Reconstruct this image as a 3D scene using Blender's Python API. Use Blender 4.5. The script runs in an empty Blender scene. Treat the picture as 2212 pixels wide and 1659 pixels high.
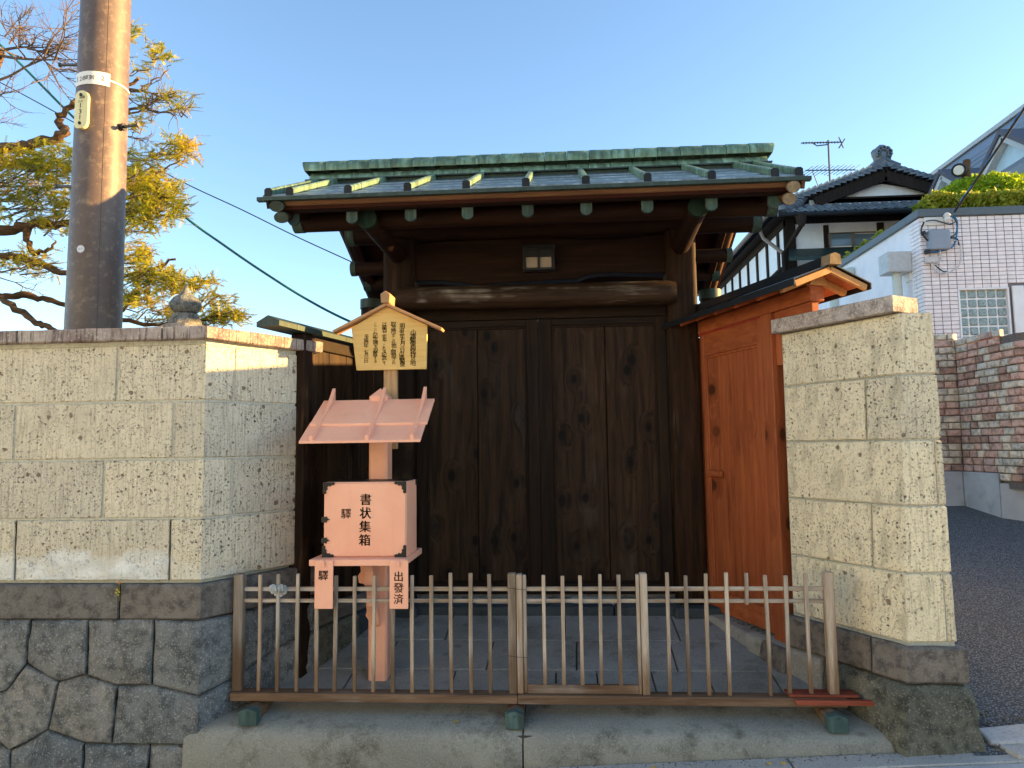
import bpy, bmesh, math, random
from mathutils import Vector, Matrix, noise
rnd = random.Random(11)
sc = bpy.context.scene
COL = sc.collection
V = Vector
# ------------------------------------------------------------------ camera
FPX, CX, CY = 1534.0, 1106.0, 829.5          # focal length and centre in 2212-px units of the photograph
PSI, TH, RHO = math.radians(3.9), math.radians(5.1), math.radians(.8)
H = 1.5
CF = V((-math.sin(PSI)*math.cos(TH), math.cos(PSI)*math.cos(TH), math.sin(TH)))
_r0 = V((math.cos(PSI), math.sin(PSI), 0)); _u0 = _r0.cross(CF)
CR = _r0*math.cos(RHO)-_u0*math.sin(RHO); CU = _u0*math.cos(RHO)+_r0*math.sin(RHO)
O = V((0, 0, H))
cd = bpy.data.cameras.new('camera'); cam = bpy.data.objects.new('camera', cd); COL.objects.link(cam)
cd.sensor_width = 36; cd.lens = 36*FPX/2212; cd.clip_end = 3000; cd.clip_start = .05
mw = Matrix((CR, CU, -CF)).transposed().to_4x4(); mw.translation = O
cam.matrix_world = mw
sc.camera = cam
# ------------------------------------------------------------------ sky, sun, exposure
SUN_EL, SUN_AZ = math.radians(10.0), math.radians(81)     # azimuth clockwise from +Y
world = bpy.data.worlds.new('World'); sc.world = world; world.use_nodes = True
wn = world.node_tree; wn.nodes.clear()
sky = wn.nodes.new('ShaderNodeTexSky'); sky.sky_type = 'NISHITA'; sky.sun_disc = False
sky.sun_elevation = SUN_EL; sky.sun_rotation = SUN_AZ
sky.altitude = 700; sky.air_density = 1.0; sky.dust_density = 0.45; sky.ozone_density = 2.0
bg = wn.nodes.new('ShaderNodeBackground'); bg.inputs['Strength'].default_value = 0.092
wo = wn.nodes.new('ShaderNodeOutputWorld')
wn.links.new(sky.outputs[0], bg.inputs[0]); wn.links.new(bg.outputs[0], wo.inputs[0])
sl = bpy.data.lights.new('sun', 'SUN'); sun = bpy.data.objects.new('sun', sl); COL.objects.link(sun)
sl.energy = 4.6; sl.angle = math.radians(.6); sl.color = (1, .60, .21)
SD = V((math.sin(SUN_AZ)*math.cos(SUN_EL), math.cos(SUN_AZ)*math.cos(SUN_EL), math.sin(SUN_EL)))
sun.rotation_euler = SD.to_track_quat('Z', 'Y').to_euler(); sun.location = (4, 0, 6)
sc.view_settings.view_transform = 'Standard'; sc.view_settings.look = 'None'
sc.view_settings.gamma = 1; sc.view_settings.use_curve_mapping = False
sc.view_settings.exposure = 2.4
sc.cycles.use_denoising = True
sc.cycles.max_bounces = 8; sc.cycles.diffuse_bounces = 4
# ------------------------------------------------------------------ photograph pixel -> point in the place
def ray(u, v): return CF+CR*((u-CX)/FPX)-CU*((v-CY)/FPX)
def ay(u, v, y): d = ray(u, v); return O+d*(y/d.y)
def ax(u, v, x): d = ray(u, v); return O+d*(x/d.x)
def az(u, v, z): d = ray(u, v); return O+d*((z-H)/d.z)
def apl(u, v, p, n): d = ray(u, v); return O+d*((V(p)-O).dot(n)/d.dot(n))
SL = .16
def fz(y): return .155+SL*(y-3.5)                       # sloping forecourt
def fl(u, v, off=0):
    d = ray(u, v); t = (.155-SL*3.5+off-H)/(d.z-SL*d.y); return O+d*t
def sz(x): return .055*(x+.21)                          # street rises to the right
def S(x, y): return (x*2212/4096, y*2212/4096)
# ------------------------------------------------------------------ mesh helpers
WL = {}
def tag(o, label=None, cat=None, group=None, kind=None):
    if label: o['label'] = label
    if cat: o['category'] = cat
    if group: o['group'] = group
    if kind: o['kind'] = kind
    return o
def wloc(o): return WL[o.name] if o else V((0, 0, 0))
def empty(name, loc, label=None, cat=None, group=None, kind=None):
    o = bpy.data.objects.new(name, None); o.empty_display_size = .1; COL.objects.link(o)
    o.location = loc; WL[o.name] = V(loc); return tag(o, label, cat, group, kind)
def link(name, me, loc, parent):
    o = bpy.data.objects.new(name, me); COL.objects.link(o)
    o.location = V(loc)-wloc(parent); WL[o.name] = V(loc)
    if parent: o.parent = parent
    return o
def mk(name, g, mat, parent=None, smooth=None, bevel=0, seg=1, **t):
    vs, fs = g[0], g[1]
    vs = [V(p) for p in vs]
    lo = [min(p[i] for p in vs) for i in range(3)]; hi = [max(p[i] for p in vs) for i in range(3)]
    c = V(((lo[0]+hi[0])/2, (lo[1]+hi[1])/2, lo[2]))
    me = bpy.data.meshes.new(name); me.from_pydata([p-c for p in vs], [], fs); me.update()
    if bevel:
        bm = bmesh.new(); bm.from_mesh(me); bmesh.ops.recalc_face_normals(bm, faces=bm.faces)
        es = [e for e in bm.edges if len(e.link_faces) == 2 and e.calc_face_angle(0) > .5]
        bmesh.ops.bevel(bm, geom=es, offset=bevel, segments=seg, affect='EDGES', profile=.5, clamp_overlap=True)
        bm.to_mesh(me); bm.free()
    elif t.pop('recalc', True):
        bm = bmesh.new(); bm.from_mesh(me); bmesh.ops.recalc_face_normals(bm, faces=bm.faces); bm.to_mesh(me); bm.free()
    if smooth:
        me.polygons.foreach_set('use_smooth', [True]*len(me.polygons)); me.set_sharp_from_angle(angle=math.radians(smooth))
    if isinstance(mat, (list, tuple)):
        for m in mat: me.materials.append(m)
        if len(g) > 2: me.polygons.foreach_set('material_index', g[2])
    else: me.materials.append(mat)
    return tag(link(name, me, c, parent), **t)
def copy_at(o, loc, parent, rot=None, name=None):
    c = o.copy(); COL.objects.link(c); c.name = name or o.name.split('.')[0]
    c.parent = parent; c.location = V(loc)-wloc(parent); WL[c.name] = V(loc)
    if rot: c.rotation_euler = rot
    return c
def join(*gs):
    vs, fs = [], []
    for g in gs:
        k = len(vs); vs += list(g[0]); fs += [tuple(i+k for i in f) for f in g[1]]
    return vs, fs
BF = [(0, 3, 2, 1), (4, 5, 6, 7), (0, 1, 5, 4), (1, 2, 6, 5), (2, 3, 7, 6), (3, 0, 4, 7)]
def box(x0, x1, y0, y1, z0, z1):
    return [V(p) for p in ((x0, y0, z0), (x1, y0, z0), (x1, y1, z0), (x0, y1, z0), (x0, y0, z1), (x1, y0, z1), (x1, y1, z1), (x0, y1, z1))], list(BF)
def bar(p0, p1, w, h, up=(0, 0, 1), w1=None, h1=None):
    p0, p1 = V(p0), V(p1); d = (p1-p0).normalized(); s = d.cross(V(up)).normalized(); u = s.cross(d).normalized()
    w1 = w if w1 is None else w1; h1 = h if h1 is None else h1
    vs = []
    for p, a, b in ((p0, w, h), (p1, w1, h1)):
        for sx, sy in ((-1, -1), (1, -1), (1, 1), (-1, 1)): vs.append(p+s*(sx*a/2)+u*(sy*b/2))
    return vs, list(BF)
def tube(pts, rad, n=10, caps=True, up=None, sq=1.0):
    pts = [V(p) for p in pts]
    if not isinstance(rad, (list, tuple)): rad = [rad]*len(pts)
    vs, fs = [], []; a = None
    for i, p in enumerate(pts):
        d = (pts[min(i+1, len(pts)-1)]-pts[max(i-1, 0)]).normalized()
        if a is None:
            r = V(up) if up else (V((0, 0, 1)) if abs(d.z) < .9 else V((1, 0, 0))); a = d.cross(r).normalized()
        else: a = (a-d*a.dot(d)).normalized()
        b = d.cross(a)
        for k in range(n):
            t = 2*math.pi*k/n; vs.append(p+a*(math.cos(t)*rad[i]*sq)+b*(math.sin(t)*rad[i]))
    for i in range(len(pts)-1):
        for k in range(n):
            fs.append((i*n+k, i*n+(k+1) % n, (i+1)*n+(k+1) % n, (i+1)*n+k))
    if caps and n > 2: fs.append(tuple(range(n-1, -1, -1))); fs.append(tuple(range((len(pts)-1)*n, len(pts)*n)))
    return vs, fs
def lathe(prof, c, n=24, mod=None):
    c = V(c); vs, fs = [], []
    for r, z in prof:
        for k in range(n):
            t = 2*math.pi*k/n; q = r*(mod(t) if mod else 1); vs.append(c+V((math.cos(t)*q, math.sin(t)*q, z)))
    for i in range(len(prof)-1):
        for k in range(n): fs.append((i*n+k, i*n+(k+1) % n, (i+1)*n+(k+1) % n, (i+1)*n+k))
    fs.append(tuple(range(n-1, -1, -1))); fs.append(tuple(range((len(prof)-1)*n, len(prof)*n)))
    return vs, fs
def prism(poly, ext):
    ext = V(ext); n = len(poly); vs = [V(p) for p in poly]+[V(p)+ext for p in poly]
    fs = [tuple(range(n)), tuple(range(2*n-1, n-1, -1))]+[(i, n+i, n+(i+1) % n, (i+1) % n) for i in range(n)]
    return vs, fs
def xz(poly, y0, y1): return prism([(p[0], y0, p[1]) for p in poly], (0, y1-y0, 0))
def log(p0, p1, r, n=18, wob=.03, r1=None, seg=8, seed=0, cham=.012):
    """a slightly uneven round timber"""
    p0, p1 = V(p0), V(p1); d = (p1-p0).normalized(); L = (p1-p0).length; r1 = r1 or r
    ts = [0, cham/L]+[cham/L+(1-2*cham/L)*i/seg for i in range(1, seg)]+[1-cham/L, 1]
    g = tube([p0+(p1-p0)*t for t in ts], [(r+(r1-r)*t)*(.86 if t in (0, 1) else 1) for t in ts], n)
    out = []
    for i, p in enumerate(g[0]):
        q = p0+d*((p-p0).dot(d)); k = noise.noise((p-q).normalized()*1.3+d*((p-p0).dot(d)*1.7)+V((seed, 0, 0)))
        out.append(q+(p-q)*(1+wob*k))
    return out, g[1]
def clamp(x, a=0, b=1): return max(a, min(b, x))
# ---- walls unfolded along a path: s runs along the path, z is up, d is outward
class Path:
    def __init__(s, bot, top, z0, z1, i0):
        s.b = [V((p[0], p[1])) for p in bot]; s.t = [V((p[0], p[1])) for p in top]; s.z0, s.z1 = z0, z1
        c = [0]
        for i in range(1, len(bot)): c.append(c[-1]+(s.b[i]-s.b[i-1]).length)
        s.s = [x-c[i0] for x in c]
        s.mb = s._m(s.b)
    def _m(s, P):
        m = []
        for i in range(len(P)):
            ns = []
            if i > 0: d = (P[i]-P[i-1]).normalized(); ns.append(V((d.y, -d.x)))
            if i < len(P)-1: d = (P[i+1]-P[i]).normalized(); ns.append(V((d.y, -d.x)))
            if len(ns) == 1: m.append(ns[0])
            else: q = (ns[0]+ns[1]).normalized(); m.append(q/max(.3, q.dot(ns[0])))
        return m
    def pos(s, x, z, d):
        k = (z-s.z0)/(s.z1-s.z0); i = 0
        while i < len(s.s)-2 and x > s.s[i+1]: i += 1
        f = (x-s.s[i])/(s.s[i+1]-s.s[i])
        A = s.b[i].lerp(s.t[i], k)+s.mb[i]*d; B = s.b[i+1].lerp(s.t[i+1], k)+s.mb[i+1]*d
        p = A+(B-A)*f
        return V((p.x, p.y, z))
def segd(p, a, b):
    ab = b-a; t = clamp((p-a).dot(ab)/max(1e-9, ab.dot(ab))); return (p-a-ab*t).length
def stone(name, path, poly, D, mat, parent, proud=0, grid=.07, r=.01, amp=.002, jit=.0015, bulge=0, cb=None, attr=None, smooth=35, **t):
    poly = [V((p[0], p[1])) for p in poly]; bm = bmesh.new()
    f = bm.faces.new([bm.verts.new((p.x, p.y, 0)) for p in poly])
    if f.normal.z < 0: bmesh.ops.reverse_faces(bm, faces=[f])
    bm.normal_update()
    if f.normal.z < 0: f.normal_flip()
    bmesh.ops.inset_individual(bm, faces=bm.faces[:], thickness=r)
    for ax_, lo, hi in ((0, min(p.x for p in poly), max(p.x for p in poly)), (1, min(p.y for p in poly), max(p.y for p in poly))):
        cuts = []
        k = math.floor(lo/grid)+1
        while k*grid < hi: cuts.append(k*grid); k += 1
        if ax_ == 0: cuts = [c for c in cuts if all(abs(c-q) > grid*.4 for q in path.s)]+[q for q in path.s if lo < q < hi]
        for c in cuts:
            co = (c, 0, 0) if ax_ == 0 else (0, c, 0); no = (1, 0, 0) if ax_ == 0 else (0, 1, 0)
            bmesh.ops.bisect_plane(bm, geom=bm.verts[:]+bm.edges[:]+bm.faces[:], dist=1e-5, plane_co=co, plane_no=no)
    bm.verts.index_update(); sd = V((hash(name) % 7, rnd.random()*9, 0))
    sd = V((rnd.random()*40, rnd.random()*40, 0))
    vs, at = [], []
    for v in bm.verts:
        p = V((v.co.x, v.co.y)); e = min(segd(p, poly[i], poly[(i+1) % len(poly)]) for i in range(len(poly)))
        q = V((p.x, p.y, 0))
        d = proud-r*(1-min(e/r, 1))**2+amp*noise.noise(q*9+sd)+amp*.6*noise.noise(q*23+sd)+bulge*min(1, e/.12)
        w = 0
        if cb: dd, w = cb(p, e); d += dd
        if e < 1e-4:
            p = p+V((noise.noise(q*14+sd), noise.noise(q*14-sd)))*jit
        vs.append(path.pos(p.x, p.y, d)); at.append(w)
    fs = [tuple(v.index for v in f.verts) for f in bm.faces]
    n0 = len(vs); mp = {}
    for e in bm.edges:
        if e.is_boundary:
            lp = e.link_loops[0]; a, b = lp.vert.index, lp.link_loop_next.vert.index
            for i in (a, b):
                if i not in mp:
                    c = bm.verts[i] if False else None
                    mp[i] = len(vs); vs.append(i)
            fs.append((b, a, mp[a], mp[b]))
    bm.verts.ensure_lookup_table()
    for i, j in mp.items():
        c = bm.verts[i].co; vs[j] = path.pos(c.x, c.y, -D); at.append(0)
    bm.free()
    o = mk(name, (vs, fs), mat, parent, smooth=smooth, recalc=False, **t)
    if attr:
        a = o.data.attributes.new(attr, 'FLOAT', 'POINT'); a.data.foreach_set('value', at)
    return o
def rect(s0, s1, z0, z1, g=.004): return [(s0+g, z0+g), (s1-g, z0+g), (s1-g, z1-g), (s0+g, z1-g)]
# ---- lettering
_fo = None
def glyphs(txt, size, bold=0.0):
    cu = bpy.data.curves.new('t', 'FONT'); cu.body = txt; cu.size = 1; cu.align_x = 'CENTER'; cu.align_y = 'CENTER'; cu.offset = bold; cu.resolution_u = 2
    o = bpy.data.objects.new('t', cu); COL.objects.link(o); bpy.context.view_layer.update()
    me = bpy.data.meshes.new_from_object(o.evaluated_get(bpy.context.evaluated_depsgraph_get()))
    vs = [v.co.copy() for v in me.vertices]; fs = [tuple(p.vertices) for p in me.polygons]
    bpy.data.objects.remove(o); bpy.data.curves.remove(cu); bpy.data.meshes.remove(me)
    if vs:
        x0 = min(v.x for v in vs); x1 = max(v.x for v in vs); y0 = min(v.y for v in vs); y1 = max(v.y for v in vs)
        k = size; cx, cy = (x0+x1)/2, (y0+y1)/2
        vs = [V(((v.x-cx)*k, (v.y-cy)*k, 0)) for v in vs]
    return vs, fs
def write(txts, mp, bold=0.0):
    """txts: list of (text, x, y, size) in a local plane, mp maps (x, y) to a point"""
    gs = []
    for t, x, y, s in txts:
        if t.strip():
            g = glyphs(t, s, 0.0)
            for dx, dy in (((0, 0),) if not bold else ((-bold*s, 0), (bold*s, 0), (0, bold*s*.7))): gs.append(([mp(p.x+x+dx, p.y+y+dy) for p in g[0]], g[1]))
    return join(*gs)
# ------------------------------------------------------------------ materials
class G:
    def __init__(s, name):
        s.mat = bpy.data.materials.new(name); s.mat.use_nodes = True; s.t = s.mat.node_tree; s.t.nodes.clear()
        s.out = s.t.nodes.new('ShaderNodeOutputMaterial')
    def n(s, typ, ins=None, out=0, **p):
        nd = s.t.nodes.new('ShaderNode'+typ)
        for k, v in p.items(): setattr(nd, k, v)
        for k, v in (ins or {}).items():
            so = nd.inputs[k]
            if isinstance(v, bpy.types.NodeSocket): s.t.links.new(v, so)
            else:
                if so.type == 'RGBA' and len(v) == 3: v = (*v, 1)
                so.default_value = v
        return nd.outputs[out]
    def P(s): return s.n('NewGeometry')
    def rand(s): return s.n('ObjectInfo', out='Random')
    def m(s, op, a, b=0.0, c=0.0, cl=False): return s.n('Math', {0: a, 1: b, 2: c}, operation=op, use_clamp=cl)
    def vm(s, op, a, b=(0, 0, 0), **k): return s.n('VectorMath', {0: a, 1: b}, operation=op, **k)
    def scl(s, p, v): return s.vm('MULTIPLY', p, v)
    def off(s, p, k=31.0):
        r = s.rand(); c = s.n('CombineXYZ', {0: s.m('MULTIPLY', r, k), 1: s.m('MULTIPLY', r, k*1.7), 2: s.m('MULTIPLY', r, k*.6)})
        return s.vm('ADD', p, c)
    def noise(s, p, sc_, det=4, rough=.55, dist=0.0): return s.n('TexNoise', {'Vector': p, 'Scale': sc_, 'Detail': det, 'Roughness': rough, 'Distortion': dist})
    def vor(s, p, sc_, feat='F1', rnd_=1.0, out=0): return s.n('TexVoronoi', {'Vector': p, 'Scale': sc_, 'Randomness': rnd_}, out=out, feature=feat)
    def mr(s, x, a, b, c=0.0, d=1.0, smooth=False):
        return s.n('MapRange', {'Value': x, 'From Min': a, 'From Max': b, 'To Min': c, 'To Max': d}, interpolation_type='SMOOTHSTEP' if smooth else 'LINEAR')
    def mix(s, f, a, b, bt='MIX'):
        nd = s.t.nodes.new('ShaderNodeMix'); nd.data_type = 'RGBA'; nd.blend_type = bt
        for so, v in ((nd.inputs[0], f), (nd.inputs[6], a), (nd.inputs[7], b)):
            if isinstance(v, bpy.types.NodeSocket): s.t.links.new(v, so)
            else: so.default_value = (*v, 1) if isinstance(v, tuple) and len(v) == 3 else v
        return nd.outputs[2]
    def ramp(s, x, stops):
        nd = s.t.nodes.new('ShaderNodeValToRGB'); s.t.links.new(x, nd.inputs[0]); cr = nd.color_ramp
        while len(cr.elements) < len(stops): cr.elements.new(.5)
        for e, (p, c) in zip(cr.elements, stops): e.position = p; e.color = (*c, 1)
        return nd.outputs[0]
    def sep(s, p, i): return s.n('SeparateXYZ', {0: p}, out=i)
    def bump(s, h, st=.5, dist=.01, n=None):
        i = {'Height': h, 'Strength': st, 'Distance': dist}
        if n is not None: i['Normal'] = n
        return s.n('Bump', i)
    def end(s, col, rough=.8, nrm=None, spec=.4, metal=0.0, **kw):
        i = {'Base Color': col, 'Roughness': rough, 'Specular IOR Level': spec, 'Metallic': metal}
        if nrm is not None: i['Normal'] = nrm
        i.update({k.replace('_', ' '): v for k, v in kw.items()})
        s.t.links.new(s.n('BsdfPrincipled', i), s.out.inputs[0]); return s.mat
def mul(c, k): return tuple(x*k for x in c)
def plain(name, c, rough=.6, var=.12, bump=.0, sc_=20, metal=0.0, spec=.4):
    g = G(name); p = g.P(); f = g.noise(p, sc_, 5); f = g.mr(f, .3, .7)
    col = g.mix(f, mul(c, 1-var), mul(c, 1+var))
    r = g.mix(g.rand(), (1-var,)*3, (1+var,)*3); col = g.mix(1.0, col, r, 'MULTIPLY')
    nb = g.bump(f, bump, .004) if bump else None
    return g.end(col, rough, nb, spec, metal)
def tuff(name, c, warm=0.0):
    g = G(name); p = g.off(g.P())
    big = g.mr(g.noise(p, 2.2, 4), .3, .7); mid = g.mr(g.noise(p, 14, 5), .3, .7); fine = g.noise(p, 120, 3)
    col = g.mix(big, mul(c, .86), mul(c, 1.1)); col = g.mix(g.m('MULTIPLY', mid, .45), col, mul((c[0]*.93, c[1]*.86, c[2]*.84), .78))
    col = g.mix(g.mr(fine, .35, .65, 0, .55), col, mul(c, 1.28))
    # vertical tooling
    sx = g.m('ADD', g.m('MULTIPLY', g.sep(p, 0), 1.0), g.m('MULTIPLY', g.sep(p, 1), .83))
    q = g.n('CombineXYZ', {0: g.m('MULTIPLY', sx, 75.0), 1: 0.0, 2: g.m('MULTIPLY', g.sep(p, 2), 5.0)})
    tool = g.noise(q, 1.0, 3, .65)
    col = g.mix(g.mr(tool, .48, .64, 0, .5), col, mul(c, .45))
    # pumice holes of three sizes
    w = g.vm('ADD', p, g.scl(g.n('TexNoise', {'Vector': p, 'Scale': 38.0, 'Detail': 3.0}, out=1), (.026,)*3))
    v1 = g.vor(w, 17); r1 = g.n('SeparateColor', {0: g.vor(w, 17, out=1)}, out=0)
    h1 = g.m('MULTIPLY', g.mr(g.m('SUBTRACT', v1, g.m('MULTIPLY', r1, .10)), .05, .13, 1, 0), g.mr(r1, .84, .87))
    v2 = g.vor(w, 46); r2 = g.n('SeparateColor', {0: g.vor(w, 46, out=1)}, out=0)
    h2 = g.m('MULTIPLY', g.mr(g.m('SUBTRACT', v2, g.m('MULTIPLY', r2, .16)), .04, .18, 1, 0), g.mr(r2, .66, .72))
    v3 = g.vor(p, 95); r3 = g.n('SeparateColor', {0: g.vor(p, 95, out=1)}, out=0)
    h3 = g.m('MULTIPLY', g.mr(v3, .2, .42, 1, 0), g.mr(r3, .42, .5))
    dens = g.mr(g.noise(g.vm('ADD', p, (5, 3, 1)), 4.2, 4, .7), .38, .62, .35, 1)
    hole = g.m('MAXIMUM', g.m('MAXIMUM', h1, g.m('MULTIPLY', h2, g.mr(dens, .2, .8))), g.m('MULTIPLY', g.m('MULTIPLY', h3, .62), dens))
    dark = g.mix(r1, (.07, .05, .05), (.16, .09, .06))
    col = g.mix(g.m('MULTIPLY', hole, .82), col, dark)
    col = g.mix(g.mr(g.noise(p, 1.3, 5, .7), .56, .72, 0, .4), col, (.22, .20, .17))
    col = g.mix(1.0, col, g.mix(g.rand(), (.88, .88, .9), (1.08, 1.06, 1.02)), 'MULTIPLY')
    # worn, flaked foot
    wr = g.n('Attribute', out=2, attribute_name='wear')
    col = g.mix(wr, col, g.mix(mid, (.52, .55, .52), (.80, .82, .78)))
    h = g.m('ADD', g.m('MULTIPLY', tool, -.5), g.m('ADD', g.m('MULTIPLY', hole, -1.6), g.m('MULTIPLY', fine, .5)))
    return g.end(col, .95, g.bump(h, .9, .006), .15)
def rock(name, c1, c2, fleck=.5, rough=.9, spec=.25, bsc=1.0):
    g = G(name); p = g.off(g.P()); r = g.rand()
    big = g.mr(g.noise(p, 3.2, 5), .3, .7); mid = g.mr(g.noise(p, 17, 6, .65), .32, .68); fi = g.noise(p, 110, 4, .7)
    col = g.mix(big, c1, c2); col = g.mix(r, g.mix(.3, col, (c1[0]*.8, c1[1]*.95, c1[2]*1.05)), g.mix(.40, col, (c2[0]*1.25, c2[1]*1.08, c2[2]*.88)))
    col = g.mix(g.mr(mid, .35, .85, 0, .75), col, mul(c1, .4))
    col = g.mix(g.mr(fi, .54, .68, 0, fleck), col, mul(c2, 2.3))
    col = g.mix(g.mr(g.noise(p, 8, 6, .7), .62, .74, 0, .35), col, (.34, .34, .31))
    h = g.m('ADD', g.m('MULTIPLY', mid, 1.0), g.m('MULTIPLY', fi, .6))
    return g.end(col, rough, g.bump(h, .8*bsc, .008), spec)
def wood(name, c1, c2, axis=2, knots=0.0, rough=.7, dk=None, weather=None, spec=.14, foot=None, rv=.14, sc_=1.0, bump=.4):
    """c1 dark grain, c2 light grain; axis of the grain"""
    g = G(name); p0 = g.P(); p = g.off(p0)
    st = [1.0, 1.0, 1.0]; st[axis] = .07; st = tuple(x*sc_ for x in st)
    kn = None
    if knots:
        pk = p0 if axis == 2 else p
        a_, b_ = (0, 2) if axis == 2 else ((0, 2) if axis == 0 else (1, 2))
        sxy = g.m('ADD', g.sep(p, 0), g.m('MULTIPLY', g.sep(p, 1), .9))
        q = g.n('CombineXYZ', {0: sxy if axis == 2 else g.m('MULTIPLY', g.sep(p, axis), .6), 1: g.m('MULTIPLY', g.sep(p, 2), .66 if axis == 2 else 1.0), 2: 0.0})
        def v2(o_): return g.n('TexVoronoi', {'Vector': q, 'Scale': 4.3, 'Randomness': 1.0}, out=o_, feature='F1', voronoi_dimensions='2D')
        kv = v2(0); kr = g.n('SeparateColor', {0: v2(1)}, out=0)
        sel = g.mr(kr, 1-knots-.02, 1-knots+.02)
        kn = g.m('MULTIPLY', g.mr(g.m('SUBTRACT', kv, g.m('MULTIPLY', kr, .05)), .035, .10, 1, 0, True), sel); halo = g.m('MULTIPLY', g.mr(kv, .05, .38, 1, 0, True), sel)
        warp = g.m('MULTIPLY', g.m('MULTIPLY', halo, kv), .35)
        p = g.vm('ADD', p, g.n('CombineXYZ', {0: warp, 1: warp, 2: 0.0}))
    q = g.scl(p, st)
    fib = g.noise(q, 190, 3, .6); band = g.noise(q, 26, 4, .6, .6); big = g.mr(g.noise(g.scl(p0, (1, 1, .5)), 2.3, 4), .3, .7)
    col = g.mix(g.mr(band, .34, .68), c1, c2); col = g.mix(g.mr(fib, .3, .7, 0, .35), col, mul(c1, .7))
    col = g.mix(g.m('MULTIPLY', big, .4), col, mul(c1, .75))
    h = g.m('ADD', fib, g.m('MULTIPLY', band, .6))
    if knots:
        col = g.mix(g.m('MULTIPLY', halo, .45), col, mul(c1, .6)); col = g.mix(kn, col, dk or mul(c1, .25)); h = g.m('SUBTRACT', h, g.m('MULTIPLY', kn, .8))
    if weather:
        wm = g.m('MULTIPLY', g.mr(g.noise(g.scl(p, st), 9, 5, .7), .52, .66), g.mr(g.noise(p0, 3.1, 3), .45, .6))
        col = g.mix(g.m('MULTIPLY', wm, weather[1]), col, weather[0])
    if foot:
        z = g.m('ADD', g.sep(p0, 2), g.m('MULTIPLY', g.noise(g.scl(p, (1, 1, .2)), 40, 3), .22))
        z = g.m('ADD', z, g.m('MULTIPLY', g.rand(), .12))
        col = g.mix(g.mr(z, foot[0], foot[1], 1, 0, True), col, g.mix(.25, foot[2], col, 'MIX'))
    rvc = g.mix(g.rand(), (1-rv,)*3, (1+rv, 1+rv*.85, 1+rv*.7)); col = g.mix(1.0, col, rvc, 'MULTIPLY')
    return g.end(col, rough, g.bump(h, bump, .003), spec)
def copper(name, c, streak=.5, rough=.5, metal=.25, light=(.30, .48, .38), spec=.5):
    g = G(name); p = g.P(); po = g.off(p, 5)
    st = g.noise(g.scl(po, (1, 1, .12)), 28, 4, .6); big = g.mr(g.noise(po, 5, 4), .3, .7)
    col = g.mix(big, mul(c, .7), mul(c, 1.2)); col = g.mix(g.mr(st, .5, .7, 0, streak), col, light)
    col = g.mix(g.mr(st, .48, .28, 0, streak), col, (.05, .045, .03))
    col = g.mix(1.0, col, g.mix(g.rand(), (.85, .85, .85), (1.12, 1.12, 1.12)), 'MULTIPLY')
    return g.end(col, rough, g.bump(st, .12, .004), spec, metal)
def paint(name, c, rough=.5, bump=.08, var=.05):
    g = G(name); p = g.P(); a = g.mr(g.noise(p, 6, 4), .3, .7); b = g.noise(p, 160, 2)
    col = g.mix(a, mul(c, 1-var), mul(c, 1+var)); return g.end(col, rough, g.bump(b, bump, .003), .4)
def leafmat(name, stops, sc_=3.0, trans=.35):
    g = G(name); p = g.P()
    f = g.m('ADD', g.m('MULTIPLY', g.noise(p, sc_, 3), .75), g.m('MULTIPLY', g.noise(p, sc_*14, 2), .25))
    col = g.ramp(f, stops)
    a = g.n('BsdfPrincipled', {'Base Color': col, 'Roughness': .6, 'Specular IOR Level': .25})
    b = g.n('BsdfTranslucent', {'Color': col})
    g.t.links.new(g.n('MixShader', {0: trans, 1: a, 2: b}), g.out.inputs[0]); return g.mat
def stain_stone(name, c, dk):
    g = G(name); p = g.P()
    a = g.mr(g.noise(p, 2.0, 5, .6), .3, .7); b = g.mr(g.noise(p, 9, 5, .65), .3, .7); f = g.noise(p, 140, 3)
    col = g.mix(a, mul(c, .72), mul(c, 1.15)); col = g.mix(g.mr(g.noise(g.vm('ADD', p, (3, 1, 7)), 3.4, 6, .75), .50, .66, 0, .85), col, dk)
    col = g.mix(g.mr(f, .52, .7, 0, .45), col, mul(c, 1.7)); col = g.mix(g.mr(f, .42, .3, 0, .4), col, mul(c, .45))
    v = g.vor(g.vm('ADD', p, g.scl(g.n('TexNoise', {'Vector': p, 'Scale': 9.0}, out=1), (.05,)*3)), 9); r = g.n('SeparateColor', {0: g.vor(p, 9, out=1)}, out=1)
    col = g.mix(g.m('MULTIPLY', g.mr(v, .1, .3, .5, 0), g.mr(r, .7, .8)), col, mul(dk, .7))
    return g.end(col, .88, g.bump(g.m('ADD', f, b), .5, .005), .25)
def spots(name, c, c2, sc_, lo, hi, rough, bump=.5, spec=.3, extra=None):
    g = G(name); p = g.P(); f = g.noise(p, sc_, 4, .6); a = g.mr(g.noise(p, 3, 4), .3, .7)
    col = g.mix(a, mul(c, .85), mul(c, 1.15)); col = g.mix(g.mr(f, lo, hi), col, c2)
    return g.end(col, rough, g.bump(f, bump, .006), spec)
T = {}
T['tuff'] = tuff('tuff_stone', (.60, .56, .43))
T['tuff_r'] = tuff('tuff_stone_warm', (.72, .65, .46))
T['mortar'] = plain('mortar', (.40, .40, .33), .95, .2, .4, 60)
T['base'] = rock('base_course_stone', (.125, .115, .105), (.19, .175, .155), .3, .9, .25, .6)
T['found'] = rock('foundation_stone', (.13, .145, .147), (.25, .255, .245), .55, .9, .2, 1.5)
T['mossy'] = rock('mossy_stone', (.085, .09, .075), (.20, .19, .14), .5, .95, .2, 1.3)
g = G('coping_stone'); p = g.off(g.P()); sx = g.m('ADD', g.sep(p, 0), g.m('MULTIPLY', g.sep(p, 1), .83))
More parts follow.
